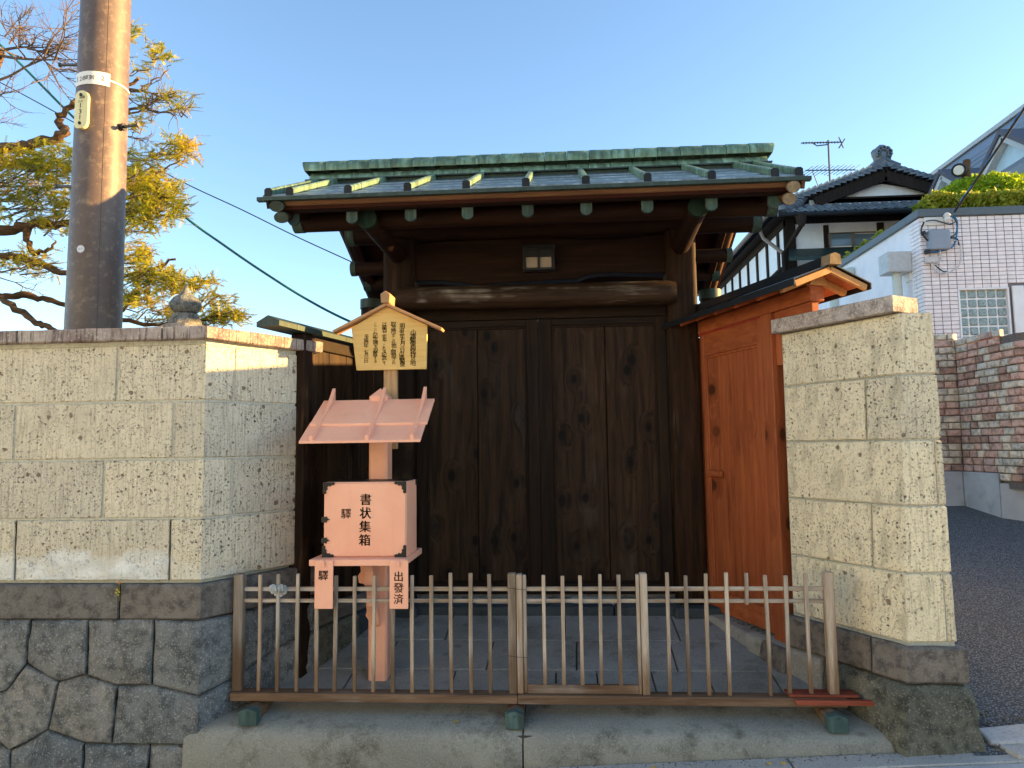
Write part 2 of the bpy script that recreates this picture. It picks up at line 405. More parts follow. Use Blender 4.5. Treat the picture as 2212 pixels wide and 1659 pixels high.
q = g.n('CombineXYZ', {0: g.m('MULTIPLY', sx, 70.0), 1: 0.0, 2: g.m('MULTIPLY', g.sep(p, 2), 6.0)}); t_ = g.noise(q, 1.0, 3, .6); b_ = g.mr(g.noise(p, 6, 5, .65), .35, .65)
c_ = g.mix(b_, (.17, .12, .11), (.40, .35, .31)); c_ = g.mix(g.mr(t_, .5, .62, 0, .75), c_, (.075, .05, .05)); c_ = g.mix(g.mr(g.noise(p, 90, 2), .58, .7, 0, .6), c_, (.55, .53, .46))
T['coping'] = g.end(c_, .95, g.bump(t_, .9, .006), .15)
T['coping_r'] = rock('pale_coping_stone', (.34, .285, .26), (.50, .45, .40), .5, .95, .15, .7)
T['step'] = stain_stone('step_stone', (.25, .246, .205), (.075, .068, .048))
T['slab'] = stain_stone('court_slab', (.29, .288, .258), (.14, .135, .11))
T['sillstone'] = stain_stone('sill_stone', (.055, .066, .07), (.03, .03, .03))
T['palestone'] = stain_stone('pale_stone', (.36, .34, .29), (.2, .18, .14))
T['bed2'] = plain('brick_joint', (.14, .12, .11), 1, .3, .4, 60)
T['bed'] = plain('joint_bed', (.035, .035, .03), 1, .3, .4, 60)
T['doorwood'] = wood('door_wood', (.011, .0054, .0026), (.068, .036, .0165), 2, .82, .6, (.0035, .0025, .002), ((.16, .14, .11), .14), bump=.6)
T['frame'] = wood('dark_frame_wood', (.010, .0053, .003), (.036, .0195, .010), 2, 0, .65)
T['framex'] = wood('dark_frame_wood_across', (.010, .0055, .003), (.030, .017, .009), 0, 0, .65)
T['post'] = wood('post_wood', (.013, .006, .003), (.055, .026, .0115), 2, .1, .7, weather=((.30, .22, .14), .35), bump=.7)
T['beam'] = wood('beam_wood', (.012, .0045, .0025), (.032, .0135, .0065), 0, .06, .7, bump=.6)
T['lintel'] = wood('lintel_wood', (.022, .0115, .006), (.068, .038, .021), 0, .05, .6, weather=((.40, .36, .30), .8), bump=.6)
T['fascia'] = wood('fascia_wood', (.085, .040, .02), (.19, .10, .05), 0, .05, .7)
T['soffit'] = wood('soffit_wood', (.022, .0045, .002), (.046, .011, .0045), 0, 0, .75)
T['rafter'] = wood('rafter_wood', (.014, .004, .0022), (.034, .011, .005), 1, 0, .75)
T['endgrain'] = wood('end_grain', (.18, .14, .09), (.40, .33, .23), 1, 0, .9)
T['greysill'] = wood('grey_sill_wood', (.10, .088, .072), (.21, .19, .16), 1, 0, .85)
T['red'] = wood('red_stained_wood', (.31, .080, .029), (.53, .160, .058), 2, .34, .6, (.10, .03, .012), ((.15, .04, .018), .75), bump=.35)
T['redx'] = wood('red_stained_wood_along', (.30, .078, .028), (.50, .15, .054), 1, 0, .55, bump=.25)
T['redplank'] = wood('red_plank_wood', (.22, .05, .03), (.38, .10, .055), 0, 0, .7)
T['fence'] = wood('fence_wood', (.24, .175, .12), (.60, .525, .42), 2, 0, .85, weather=((.55, .54, .52), .7), foot=(.52, .74, (.13, .07, .03)), bump=.5, rv=.3)
T['fencex'] = wood('fence_wood_across', (.24, .18, .125), (.62, .545, .44), 0, 0, .85, weather=((.58, .56, .53), .7), bump=.5)
T['rail'] = wood('fence_rail_wood', (.095, .056, .032), (.25, .16, .10), 0, .05, .8, weather=((.34, .31, .27), .6), bump=.5)
T['sign'] = wood('sign_wood', (.80, .51, .16), (.93, .66, .26), 0, 0, .5, sc_=.6, bump=.12)
T['signroof'] = wood('sign_roof_wood', (.42, .23, .11), (.60, .36, .19), 0, 0, .6, bump=.2)
T['signpost'] = wood('sign_post_wood', (.34, .20, .09), (.60, .41, .22), 2, .1, .7, (.2, .08, .03), bump=.3)
g = G('salmon_paint'); p = g.P(); po = g.off(p, 7); a_ = g.mr(g.noise(po, 3.5, 5, .6), .3, .7); st_ = g.noise(g.scl(po, (1, 1, .1)), 30, 4, .6); gr = g.noise(g.scl(po, (.08, 1, 1)), 120, 3)
c_ = g.mix(a_, (.84, .40, .255), (.93, .49, .325)); c_ = g.mix(g.mr(st_, .56, .74, 0, .28), c_, (.60, .33, .25)); c_ = g.mix(g.mr(g.noise(po, 11, 6, .75), .60, .72, 0, .4), c_, (.70, .42, .34))
c_ = g.mix(g.mr(g.noise(po, 40, 4, .7), .70, .74, 0, .7), c_, (.42, .27, .19))
T['salmon'] = g.end(c_, .5, g.bump(g.m('ADD', gr, g.m('MULTIPLY', st_, .5)), .16, .003), .35)
T['ink'] = plain('black_ink', (.012, .011, .011), .5, .1)
T['iron'] = plain('black_iron', (.013, .014, .015), .42, .2, .3, 90, .3)
T['copper'] = copper('verdigris_copper', (.13, .22, .14), .75)
T['copperdark'] = copper('dark_copper', (.035, .055, .046), .3, .55, .2, (.10, .16, .14), .3)
T['capdark'] = copper('very_dark_copper', (.012, .026, .019), .3, .8, 0.0, (.03, .06, .045), .1)
T['coppersheet'] = copper('roof_sheet_copper', (.26, .30, .30), .5, .30, .55, (.50, .56, .56))
T['coppercap'] = copper('capped_copper', (.045, .08, .072), .4, .7, 0.0, (.15, .23, .205), .2)
T['darkpost'] = wood('dark_post_wood', (.010, .005, .003), (.032, .0165, .0088), 2, .05, .7, weather=((.20, .12, .06), .4), bump=.6)
g = G('pole_coating'); p = g.P(); f = g.noise(p, 17, 7, .75); a_ = g.mr(g.noise(p, 5, 4), .3, .7)
c_ = g.mix(a_, (.085, .060, .05), (.125, .09, .072)); c_ = g.mix(g.mr(f, .52, .68, 0, .8), c_, (.25, .185, .125)); c_ = g.mix(g.mr(f, .42, .3, 0, .5), c_, (.05, .036, .032))
T['pole'] = g.end(c_, .5, g.bump(f, .15, .004), .45)
T['white'] = paint('white_plate', (.74, .73, .67), .4)
T['cream'] = paint('cream_plate', (.70, .64, .33), .4)
T['galv'] = plain('galvanised_steel', (.09, .10, .105), .5, .15, 0, 30, .6)
g = G('asphalt'); p = g.P(); vo = g.vor(p, 85); f = g.noise(p, 30, 4); w_ = g.mr(g.noise(p, 1.1, 4), .3, .7)
c_ = g.mix(w_, (.155, .167, .172), (.20, .215, .222)); c_ = g.mix(g.mr(vo, .1, .5), g.mix(1, c_, (1.7, 1.7, 1.75), 'MULTIPLY'), mul((.155, .167, .172), .34))
T['asphalt'] = g.end(c_, .75, g.bump(vo, .9, .01), .45)
T['street'] = spots('street_concrete', (.40, .385, .35), (.25, .245, .22), 120, .5, .7, .9, .6)
T['kerb'] = spots('kerb_concrete', (.40, .40, .385), (.30, .30, .285), 60, .5, .7, .9, .3)
T['concrete'] = spots('grey_concrete', (.38, .40, .41), (.27, .28, .29), 7, .5, .75, .9, .2)
T['gravel'] = rock('gravel_stone', (.14, .13, .10), (.30, .27, .20), .3)
T['bark'] = wood('bark', (.06, .035, .02), (.22, .14, .08), 0, 0, .9, bump=.9, sc_=.6)
T['twig'] = plain('twig', (.10, .072, .05), .9, .2)
T['needle'] = leafmat('yew_needles', [(.34, (.14, .20, .02)), (.48, (.42, .42, .03)), (.60, (.64, .50, .04)), (.76, (.68, .36, .06))], 2.2, .5)
T['hedge'] = leafmat('hedge_leaves', [(.30, (.14, .20, .02)), (.5, (.34, .38, .04)), (.68, (.50, .48, .08))], 6, .45)
T['bush'] = leafmat('bush_leaves', [(.30, (.14, .24, .012)), (.5, (.32, .44, .02)), (.7, (.46, .54, .03))], 5, .45)
T['stem'] = plain('hedge_stem', (.13, .11, .08), .9)
T['plaster'] = paint('white_plaster', (.90, .90, .89), .8)
T['coolplaster'] = paint('cool_white_plaster', (.66, .78, .88), .85)  # bluish, to cool the sunlight bounced by the added houses
T['render'] = paint('pale_render', (.88, .85, .87), .85, .2)
T['timber'] = wood('house_timber', (.022, .015, .012), (.05, .035, .028), 2, 0, .8)
T['kawara'] = plain('clay_roof_tile', (.125, .145, .165), .38, .28, .1, 25, .0, .6)
T['kawara_edge'] = plain('tile_mortar', (.5, .46, .38), .8)
g = G('window_glass'); T['glass'] = g.end((.16, .22, .26), .06, None, .8)
T['paleglass'] = paint('pale_curtained_glass', (.45, .58, .64), .15)
T['sash'] = plain('bronze_sash', (.20, .15, .11), .5, .05)
T['metalroof'] = plain('grey_metal_roof', (.20, .22, .25), .5, .08, 0, 8, .2)
T['purple'] = plain('dark_slate_roof', (.085, .08, .10), .6)
T['greytrim'] = plain('grey_trim', (.48, .50, .50), .5)
T['tile'] = plain('pale_pink_tile', (.85, .77, .755), .3, .07, 0, 12, 0, .5)
T['grout'] = plain('grey_grout', (.20, .175, .175), .9)
T['dkcap'] = plain('dark_parapet_cap', (.10, .125, .14), .45, .05)
g = G('glass_block'); p = g.P(); f = g.noise(p, 30, 3, .6, 1.0); T['gblock'] = g.end(g.mix(g.mr(f, .3, .7), (.10, .16, .16), (.34, .44, .43)), .12, g.bump(f, .8, .01), .8)
T['whiteframe'] = paint('white_frame', (.80, .82, .82), .5)
T['brickr'] = rock('red_brick', (.50, .31, .25), (.66, .46, .385), .3); T['brickp'] = rock('pale_brick', (.54, .48, .39), (.72, .66, .55), .3); T['brickb'] = rock('brown_brick', (.32, .20, .155), (.46, .31, .25), .3)
T['boxgrey'] = paint('grey_box', (.26, .30, .36), .5)
T['black'] = plain('black_cable', (.015, .016, .018), .5, .1); T['blue'] = plain('blue_cable', (.02, .16, .38), .4, .1); T['teal'] = plain('teal_cable', (.01, .085, .085), .5, .1)
T['wcable'] = plain('white_cable', (.62, .58, .56), .5, .05); T['pcable'] = plain('pale_green_pipe', (.55, .60, .53), .5, .05)
T['cloth'] = plain('grey_cloth', (.52, .54, .52), .9, .3, .5, 50)
T['lampglass'] = paint('frosted_lamp_glass', (.30, .25, .20), .5)
T['dryleaf'] = plain('dry_leaf', (.36, .25, .07), .8, .3); T['weed'] = plain('weed_leaf', (.34, .30, .03), .7, .3)
T['rust'] = plain('weed_flower', (.45, .16, .03), .8)
T['paper'] = paint('round_sticker', (.6, .62, .66), .6)
T['blackroof'] = plain('black_sheet_roof', (.018, .022, .028), .3, .15, 0, 6, .3, .6)
T['lightwood'] = wood('fresh_light_wood', (.45, .22, .08), (.60, .34, .14), 1, 0, .6, bump=.15)
T['capwood'] = wood('grey_brown_wood', (.16, .11, .06), (.30, .23, .14), 1, 0, .8)
# ------------------------------------------------------------------ ground
def sheet(name, xs, ys, zf, mat, **t):
    vs = [V((x, y, zf(x, y))) for y in ys for x in xs]; n = len(xs)
    fs = [(j*n+i, j*n+i+1, (j+1)*n+i+1, (j+1)*n+i) for j in range(len(ys)-1) for i in range(n-1)]
    return mk(name, (vs, fs), mat, None, recalc=False, **t)
def terr(x, y):
    if y < 3.2: return sz(clamp(x, -30, 30))-.03
    return clamp(.02+.12*(y-3.4), -.2, 2.2)-.12+sz(clamp(x, -4, 8))
sheet('ground', [-600, -120, -40, -14, -6, -3, -1, 1, 3, 6, 14, 40, 120, 600], [-600, -60, -12, 0, 2, 3.2, 3.6, 4.5, 6, 9, 14, 22, 40, 120, 900], lambda x, y: terr(x, y)-.06, T['street'], kind='structure')
sheet('street', [-14+i for i in range(29)], [-6, -3, 0, 2, 3.19], lambda x, y: sz(x)-.012, T['street'], kind='structure')
DRV = lambda x, y: .13+.125*(y-3.45)+.035*(x-2.0)
sheet('driveway', [1.80, 2.2, 3, 4, 5, 6, 7, 9, 12], [3.40, 3.7, 4.2, 5, 6, 7, 8, 9.5], lambda x, y: DRV(x, y), T['asphalt'], kind='structure')
def dr(u, v):
    lo, hi = 2.5, 40.0
    for _ in range(60):
        m_ = (lo+hi)/2; p = ay(u, v, m_)
        if p.z > DRV(p.x, p.y): lo = m_
        else: hi = m_
    return ay(u, v, lo)
# loose chippings where the asphalt breaks off by the wall foot
gv, gf = [], []
for i in range(420):
    a = rnd.random()**1.6; x = 1.90+a*.75; y = 3.43+rnd.random()**1.5*.40*(1-.6*a)
    r = rnd.uniform(.005, .011); c = V((x, y, DRV(x, y)+r*.3)); k = len(gv)
    for dx, dy, dz in ((1, 0, 0), (0, 1, 0), (-1, 0, 0), (0, -1, 0), (0, 0, .8)): gv.append(c+V((dx*r*rnd.uniform(.7, 1.3), dy*r*rnd.uniform(.7, 1.3), dz*r)))
    gf += [(k, k+1, k+4), (k+1, k+2, k+4), (k+2, k+3, k+4), (k+3, k, k+4)]
mk('gravel', (gv, gf), T['gravel'], label='loose grey chippings at the broken edge of the asphalt', kind='stuff')
# gutter slabs in front of the step, kerb stones by the drive
gut = empty('pavement', (0, 3.2, 0), kind='structure')
xs = [-4.4, -3.3, -2.2, -1.15, -.05, 1.0, 2.1, 3.2, 4.3]
for a, b in zip(xs, xs[1:]):
    for y0, y1, mt, h in ((3.335, 3.465, 'street', .004), (3.19, 3.329, 'kerb', .0)):
        o_ = 0 if y0 > 3.3 else .43
        a_, b_ = a+o_, b+o_
        mk('paving_slab', ([V((x, y, sz(x)+dz)) for dz in (-.06, h) for x, y in ((a_+.004, y0), (b_-.004, y0), (b_-.004, y1), (a_+.004, y1))], list(BF)), T[mt], gut, bevel=.005)
kq = [dr(2108, 1580), dr(2300, 1560), dr(2300, 1612), dr(2140, 1612)]
mk('kerb_stone', ([V((p.x, p.y, p.z-.15)) for p in kq]+[V((p.x, p.y, p.z+.018)) for p in kq], list(BF)), T['kerb'], gut, bevel=.012, seg=2)
kq = [V((1.95, 3.35, 0)), V((2.5, 3.31, 0)), V((2.5, 3.43, 0)), V((1.93, 3.47, 0))]
mk('kerb_stone', ([V((p.x, p.y, sz(p.x)-.1)) for p in kq]+[V((p.x, p.y, sz(p.x)+.022)) for p in kq], list(BF)), T['street'], gut, bevel=.012, seg=2)
# ------------------------------------------------------------------ left wall
LC, LE = V((-1.82, 3.52)), V((-1.47, 4.10)); LD = (LE-LC).normalized(); RL = (LE-LC).length
lp = [(-6.5, 3.52), LC, LE, LE+V((-.22, .14))]
PL = Path(lp, lp, 0, 1, 1)
lw = empty('stone_wall', (-2.4, 3.6, -.1), 'pale pitted stone block wall on polygonal grey stones left of the gate', 'wall')
def s_front(u, v, Y): return ay(u, v, Y).x-LC.x
n_l = V((LD.y, -LD.x, 0))
def s_ret(u, v, d=0): p = apl(u, v, V((LC.x, LC.y, 0))+n_l*d, n_l); return (V((p.x, p.y))-LC).dot(LD)
Z = [2.06, 1.762, 1.466, 1.164, .85]
courses = [[-3.0, -2.1, -1.29, -.474, .166, RL+.02], [-2.65, -1.84, -1.02, -.165, RL+.02], [-3.0, -2.15, -1.34, -.526, .162, RL+.02], [-2.6, -1.8, -.99, -.164, RL+.02]]
# core behind the joints
core = [PL.pos(s, z, d) for z, d in ((.60, -.035), (1.155, -.035), (1.16, -.007), (2.09, -.007)) for s in (-4.0, 0, RL)]
mk('mortar_core', (core, [(r*3+i, r*3+i+1, r*3+i+4, r*3+i+3) for r in range(3) for i in range(2)]), T['mortar'], lw, recalc=False)
def spall(p, e):
    if p.x > .35: return 0, 0
    h = 1.0+.05*noise.noise(V((p.x*5, 3, 0)))+.03*noise.noise(V((p.x*14, 9, 0)))-(.10*clamp((p.x+.18)/.3) if p.x > -.18 else 0)
    if p.x < -1.0: h -= .05*clamp((-1.0-p.x)/.2)
    w = clamp((h-p.y)/.012)
    return -w*(.011+.007*noise.noise(V((p.x*22, p.y*22, 2)))), w*clamp(.75+.6*noise.noise(V((p.x*9, p.y*16, 5))))*(1 if p.x < -.16 else .35)
for k, c in enumerate(courses):
    for a, b in zip(c, c[1:]):
        stone('block', PL, rect(a, b, Z[k+1], Z[k], .005), .12, T['tuff'], lw, r=.007, amp=.002, jit=.003, grid=.09 if k < 3 else .03, cb=spall if k == 3 else None, attr='wear')
for a, b in zip([-3.4, -1.80, -1.019, -.237], [-1.80, -1.019, -.237, RL+.06]):
    stone('coping_stone', PL, rect(a, b, 2.075, 2.145, .002), .34, T['coping'], lw, proud=.045, r=.008, amp=.003, jit=.003, grid=.08)
for a, b in ((-3.4, -2.1), (-2.1, -1.26), (-1.26, -.418), (-.418, RL+.02)):
    stone('base_stone', PL, rect(a, b, .665, .842, .003), .14, T['base'], lw, proud=.022, r=.012, amp=.003, jit=.002)
def zp(x, y): return (x*.3174, 1188+y*.3174)        # outline read off an enlargement
FD = .045
def fpoly(pts):
    out = []
    for q in pts:
        if len(q) == 3: out.append((q[0], q[1]))                    # already (s, z)
        else:
            u, v = zp(*q); p = ay(u, v, LC.y-FD); out.append((p.x-LC.x, p.z))
    return out
def shrink(poly, g=.0025):
    P_ = [V(p) for p in poly]; n = len(P_); out = []
    ar = sum(P_[i].x*P_[(i+1) % n].y-P_[(i+1) % n].x*P_[i].y for i in range(n)); sg = 1 if ar > 0 else -1
    for i in range(n):
        a, b, c = P_[i-1], P_[i], P_[(i+1) % n]
        d1 = (b-a).normalized(); d2 = (c-b).normalized()
        n1 = V((-d1.y, d1.x))*sg; n2 = V((-d2.y, d2.x))*sg; q = (n1+n2).normalized(); out.append(b+q*(g/max(.35, q.dot(n1))))
    return out
zb = .66
fstones = [
 [(-150, 485), (172, 485), (142, 790), (0, 980), (-150, 1000)],
 [(172, 485), (566, 485), (558, 865), (362, 915), (142, 790)],
 [(566, 485), (1020, 480), (1002, 932), (767, 942), (558, 865)],
 [(1020, 480), (0, zb, 1), (.42, zb, 1), (.42, .42, 1), (.2, .335, 1), (0, .30, 1), (1002, 932)],
 [(1002, 932), (0, .30, 1), (.2, .335, 1), (.42, .42, 1), (.42, .1, 1), (0, .02, 1), (1290, 1346), (728, 1340), (767, 942)],
 [(0, 980), (142, 790), (362, 915), (292, 1240), (30, 1387), (-150, 1240), (-150, 1000)],
 [(362, 915), (558, 865), (767, 942), (728, 1340), (543, 1332), (292, 1240)],
 [(30, 1387), (292, 1240), (543, 1332), (525, 1620), (30, 1620)],
 [(543, 1332), (728, 1340), (988, 1349), (968, 1620), (525, 1620)],
 [(988, 1349), (1290, 1346), (1330, 1620), (968, 1620)],
 [(-150, 1240), (30, 1387), (30, 1620), (-450, 1620), (-420, 1300)],
 [(-600, 485), (-150, 485), (-150, 1000), (-150, 1240), (-420, 1300), (-600, 1000)],
 [(.42, zb, 1), (RL+.01, zb, 1), (RL+.01, .46, 1), (.42, .42, 1)],
 [(.42, .42, 1), (RL+.01, .46, 1), (RL+.01, .1, 1), (.42, .1, 1)],
]
for i, f in enumerate(fstones):
    stone('foundation_stone', PL, shrink(fpoly(f)), .12, T['found'], lw, proud=FD-.02, r=.014, amp=.011, jit=.006, bulge=.012, grid=.04, smooth=60)
core = [PL.pos(s, z, -.03) for z in (-.4, .68) for s in (-4.0, 0, RL)]
mk('packing', (core, [(0, 1, 4, 3), (1, 2, 5, 4)]), T['bed'], lw, recalc=False)
# a weed in the base joint
wd = empty('weed', PL.pos(-.418, .80, .02), 'tiny yellow weed sprouting from a joint in the base stones', 'weed')
wp = PL.pos(-.418, .76, .03)
mk('stem', tube([wp, wp+V((.004, -.01, .05)), wp+V((.008, -.015, .10))], .0015, 5), T['weed'], wd)
lv = []
for dx, dz, r in ((-.007, .045, .007), (.008, .05, .006), (-.003, .06, .007), (.003, .035, .005)):
    c = wp+V((dx, -.018, dz)); lv.append(prism([c+V((math.cos(t)*r, -math.sin(t)*.004, math.sin(t)*r)) for t in [k*1.047 for k in range(6)]], (0, .002, 0)))
mk('leaf', join(*lv), T['weed'], wd)
mk('flower', lathe([(.002, 0), (.006, .004), (.007, .009), (.002, .014)], wp+V((.008, -.016, .088)), 8), T['rust'], wd, smooth=60)
# ------------------------------------------------------------------ right wall
rb = [(1.25, 4.10), (1.575, 3.50), (1.80, 3.50), (1.99, 4.3), (2.1, 6.0)]
rt = [(1.262, 4.11), (1.634, 3.50), (1.788, 3.50), (1.97, 4.3), (2.08, 6.0)]
PR = Path(rb, rt, .57, 2.12, 0)
rw = empty('stone_wall', (1.6, 3.8, .1), 'warm pitted stone block wall end between the red wicket gate and the asphalt drive', 'wall')
s1, s2, s3 = PR.s[1], PR.s[2], PR.s[3]
ZR = [2.122, 1.821, 1.510, 1.200, .889, .572]
rc = [[0, s1+.055, s2+.01, s2+.8], [0, .50, s2, s2+.75], [0, s2-.036, s2+.8], [0, .515, s2, s2+.7], [0, s2-.034, s2+.75]]
s4 = PR.s[4]-.01
rc = [[0, s2+.25, s2+1.0, s2+1.8, s4], [0, .50, s2+.2, s2+1.0, s2+1.75, s4], [0, s2-.036, s2+.6, s2+1.4, s4], [0, .515, s2+.3, s2+1.0, s2+1.8, s4], [0, s2-.036, s2+.7, s2+1.5, s4]]  # unseen drive side carried back to block sun on the wicket jamb
core = [PR.pos(s, z, -.007) for z in (.40, 2.12) for s in (0, s1, s2, s3, s4)]
mk('mortar_core', (core, [(i, i+1, i+6, i+5) for i in range(4)]), T['mortar'], rw, recalc=False)
for k, c in enumerate(rc):
    for a, b in zip(c, c[1:]):
        stone('block', PR, rect(a, b, ZR[k+1], ZR[k], .004), .09, T['tuff_r'], rw, r=.007, amp=.002, jit=.003, grid=.06, attr='wear')
# top of the wall behind the coping
tp = [PR.pos(0, 2.115, -.02), PR.pos(s1, 2.115, -.02), PR.pos(s2, 2.115, -.02), PR.pos(s3, 2.115, -.02), PR.pos(s4, 2.115, -.02), PR.pos(s4, 2.115, -.30), PR.pos(s3, 2.115, -.30), V((1.42, 4.25, 2.115))]
mk('wall_top', (tp, [tuple(range(8))]), T['mortar'], rw)
CP = Path(rb[:2]+[(1.70, 3.44)], [(1.262, 4.11), (1.634, 3.50), (1.74, 3.44)], .57, 2.12, 0)
d_ = V((1.634-1.262, 3.5-4.11)).normalized(); n_ = V((d_.y, -d_.x)); nn = V((-d_.y, d_.x))
a_ = V((1.262, 4.11))-d_*.025+n_*.05*1; b_ = V((1.634, 3.50))+n_*.045+d_*.0
if n_.x > 0: pass
cp = [a_, b_, b_-n_*.20, a_-n_*.24]
mk('coping_stone', ([V((p.x, p.y, z)) for z in (2.125, 2.205) for p in cp], list(BF)), T['coping_r'], rw, bevel=.006, seg=2)
stone('base_stone', PR, rect(-.02, .50, .395, .562, .002), .14, T['base'], rw, proud=.03, r=.012, amp=.003, jit=.003)
stone('base_stone', PR, rect(.50, s2+.06, .395, .562, .002), .14, T['base'], rw, proud=.033, r=.016, amp=.005, jit=.006)
stone('base_stone', PR, rect(s2+.06, s4, .395, .562, .002), .14, T['base'], rw, proud=.03, r=.016, amp=.005, jit=.006)
def roughf(p, e): return .022*noise.noise(V((p.x*6, p.y*6, 1)))+.012*noise.noise(V((p.x*17, p.y*17, 4)))+.03*clamp((.39-p.y)/.4), 0
stone('foot_stone', PR, [(.22, .389), (s2+.09, .389), (s2+.09, .06), (s1, .06), (.22, .16)], .12, T['mossy'], rw, proud=.05, r=.03, amp=.006, jit=.004, grid=.035, cb=roughf, smooth=60)
stone('foot_stone', PR, [(s2+.1, .389), (s4, .389), (s4, .0), (s2+.1, .0)], .12, T['mossy'], rw, proud=.05, r=.03, amp=.006, jit=.004, grid=.06, cb=roughf, smooth=60)
stone('foot_stone', PR, [(-.35, .389), (.21, .389), (.21, .15), (-.35, .15)], .12, T['palestone'], rw, proud=.03, r=.02, amp=.005, jit=.004, grid=.05, smooth=60)
stone('plinth_slab', PR, [(s1-.03, .055), (s2+.12, .055), (s2+.12, -.2), (s1-.03, -.2)], .1, T['street'], rw, proud=.075, r=.01, amp=.003, jit=.004)
# ------------------------------------------------------------------ step and forecourt
st = empty('entrance_step', (0, 3.5, -.1), kind='structure')
def sweep(name, x0, x1, prof, mat, parent, n=26, amp=.004, xcl=None):
    vs, fs = [], []; m_ = len(prof)
    for i in range(n+1):
        x = x0+(x1-x0)*i/n
        for j, (y, z) in enumerate(prof):
            q = V((x*4, j*.8, 3)); e = .01 if i in (0, n) else 0
            vs.append(V((x, y+amp*noise.noise(q)+e*(j < 5), z+amp*.8*noise.noise(q+V((5, 5, 5)))-e*.7*(1 < j))))
    for i in range(n):
        for j in range(m_-1): fs.append((i*m_+j, (i+1)*m_+j, (i+1)*m_+j+1, i*m_+j+1))
    fs.append(tuple(range(m_-1, -1, -1))); fs.append(tuple(n*m_+j for j in range(m_)))
    return mk(name, (vs, fs), mat, parent, smooth=50)
prof = [(3.475, -.35), (3.470, 0), (3.472, .07), (3.478, .105), (3.490, .130), (3.508, .147), (3.535, .158), (3.60, fz(3.60)), (3.72, fz(3.72)), (3.845, fz(3.845)), (3.845, -.1)]
sweep('step_stone', -1.87, -.214, prof, T['step'], st)
sweep('step_stone', -.206, 1.575, prof, T['step'], st)
court = empty('forecourt', (0, 4.3, .2), kind='structure')
mk('bed', prism([(-1.9, 3.5, fz(3.5)-.02), (1.6, 3.5, fz(3.5)-.02), (1.35, 5.1, fz(5.1)-.02), (-1.55, 5.1, fz(5.1)-.02)], (0, 0, -.2)), T['bed'], court)
def slab(x0, x1, y0, y1, sk=0.0):
    g_ = .004; q = [(x0+g_, y0+g_), (x1-g_, y0+g_), (x1-g_+sk, y1-g_), (x0+g_+sk, y1-g_)]; dz = rnd.uniform(-.002, .002)
    mk('paving_slab', ([V((x, y, fz(y)+d)) for d in (-.05, dz) for x, y in q], list(BF)), T['slab'], court, bevel=.005, seg=2)
xr = [-1.78, -1.2, -.62, -.055, .17, .47, .77, 1.12, 1.5]
for a, b in zip(xr, xr[1:]): slab(a, b, 3.85, 4.115)
xr = [-1.62, -1.05, -.45, .06, .62, 1.30]
for a, b in zip(xr, xr[1:]): slab(a, b, 4.115, 4.50, .01)
xr = [-1.55, -.75, 0, .7, 1.25]
for a, b in zip(xr, xr[1:]): slab(a, b, 4.50, 4.885)
# dark sill stones in front of the doors, gravel behind them
for a, b in ((-1.02, -.36), (-.36, .33), (.33, .74)):
    mk('sill_stone', box(a+.003, b-.003, 4.885, 5.02, .30, .428+rnd.uniform(-.003, .003)), T['sillstone'], court, bevel=.012, seg=2)
mk('pale_stone', box(-.62, -.12, 4.985, 5.25, .34, .452), T['palestone'], court, bevel=.02, seg=2)
mk('pale_stone', box(.05, .36, 4.99, 5.25, .34, .447), T['palestone'], court, bevel=.02, seg=2)
sheet('yard', [-5, -1.4, .9, 1.7], [5.0, 6.2, 9, 16], lambda x, y: .405+.03*(y-5), T['gravel'], kind='structure')
gv, gf = [], []
for i in range(900):
    x = rnd.uniform(-1.05, .85); y = rnd.uniform(4.99, 5.5); r = rnd.uniform(.006, .016); c = V((x, y, .41+.03*(y-5)+r*.4)); k = len(gv)
    for dx, dy, dz in ((1, 0, 0), (0, 1, 0), (-1, 0, 0), (0, -1, 0), (0, 0, .8)): gv.append(c+V((dx*r*rnd.uniform(.7, 1.3), dy*r*rnd.uniform(.7, 1.3), dz*r)))
    gf += [(k, k+1, k+4), (k+1, k+2, k+4), (k+2, k+3, k+4), (k+3, k, k+4)]
mk('gravel', (gv, gf), T['gravel'], label='brown gravel under and behind the wooden gate doors', kind='stuff')
# pale kerb under the red wicket
J0, J1 = V((.975, 5.015, 0)), V((1.262, 4.22, 0)); JD = (J1-J0).normalized(); JN = V((JD.y, -JD.x, 0))     # JN points to the street
def jp(t, o, z): return J0+JD*t+JN*o+V((0, 0, z))
def jbox(t0, t1, o0, o1, z0, z1, z1b=None): return [jp(t0, o0, z0), jp(t1, o0, z0), jp(t1, o1, z0), jp(t0, o1, z0), jp(t0, o0, z1), jp(t1, o0, z1), jp(t1, o1, z1), jp(t0, o1, z1)], list(BF)
mk('kerb_stone', ([jp(t, o, z) for t, o, z in ((-.12, -.1, .2), (.72, -.1, .15), (.72, .16, .15), (-.12, .20, .2), (-.12, -.1, .41), (.72, -.1, .385), (.72, .09, .375), (-.12, .10, .40))], list(BF)), T['palestone'], court, bevel=.012, seg=2)
mk('kerb_stone', ([jp(t, o, z) for t, o, z in ((.725, -.1, .1), (.95, -.1, .1), (.95, .15, .1), (.725, .15, .1), (.725, -.1, .395), (.95, -.1, .39), (.95, .12, .375), (.725, .11, .385))], list(BF)), T['base'], court, bevel=.015, seg=2)
gv, gf = [], []
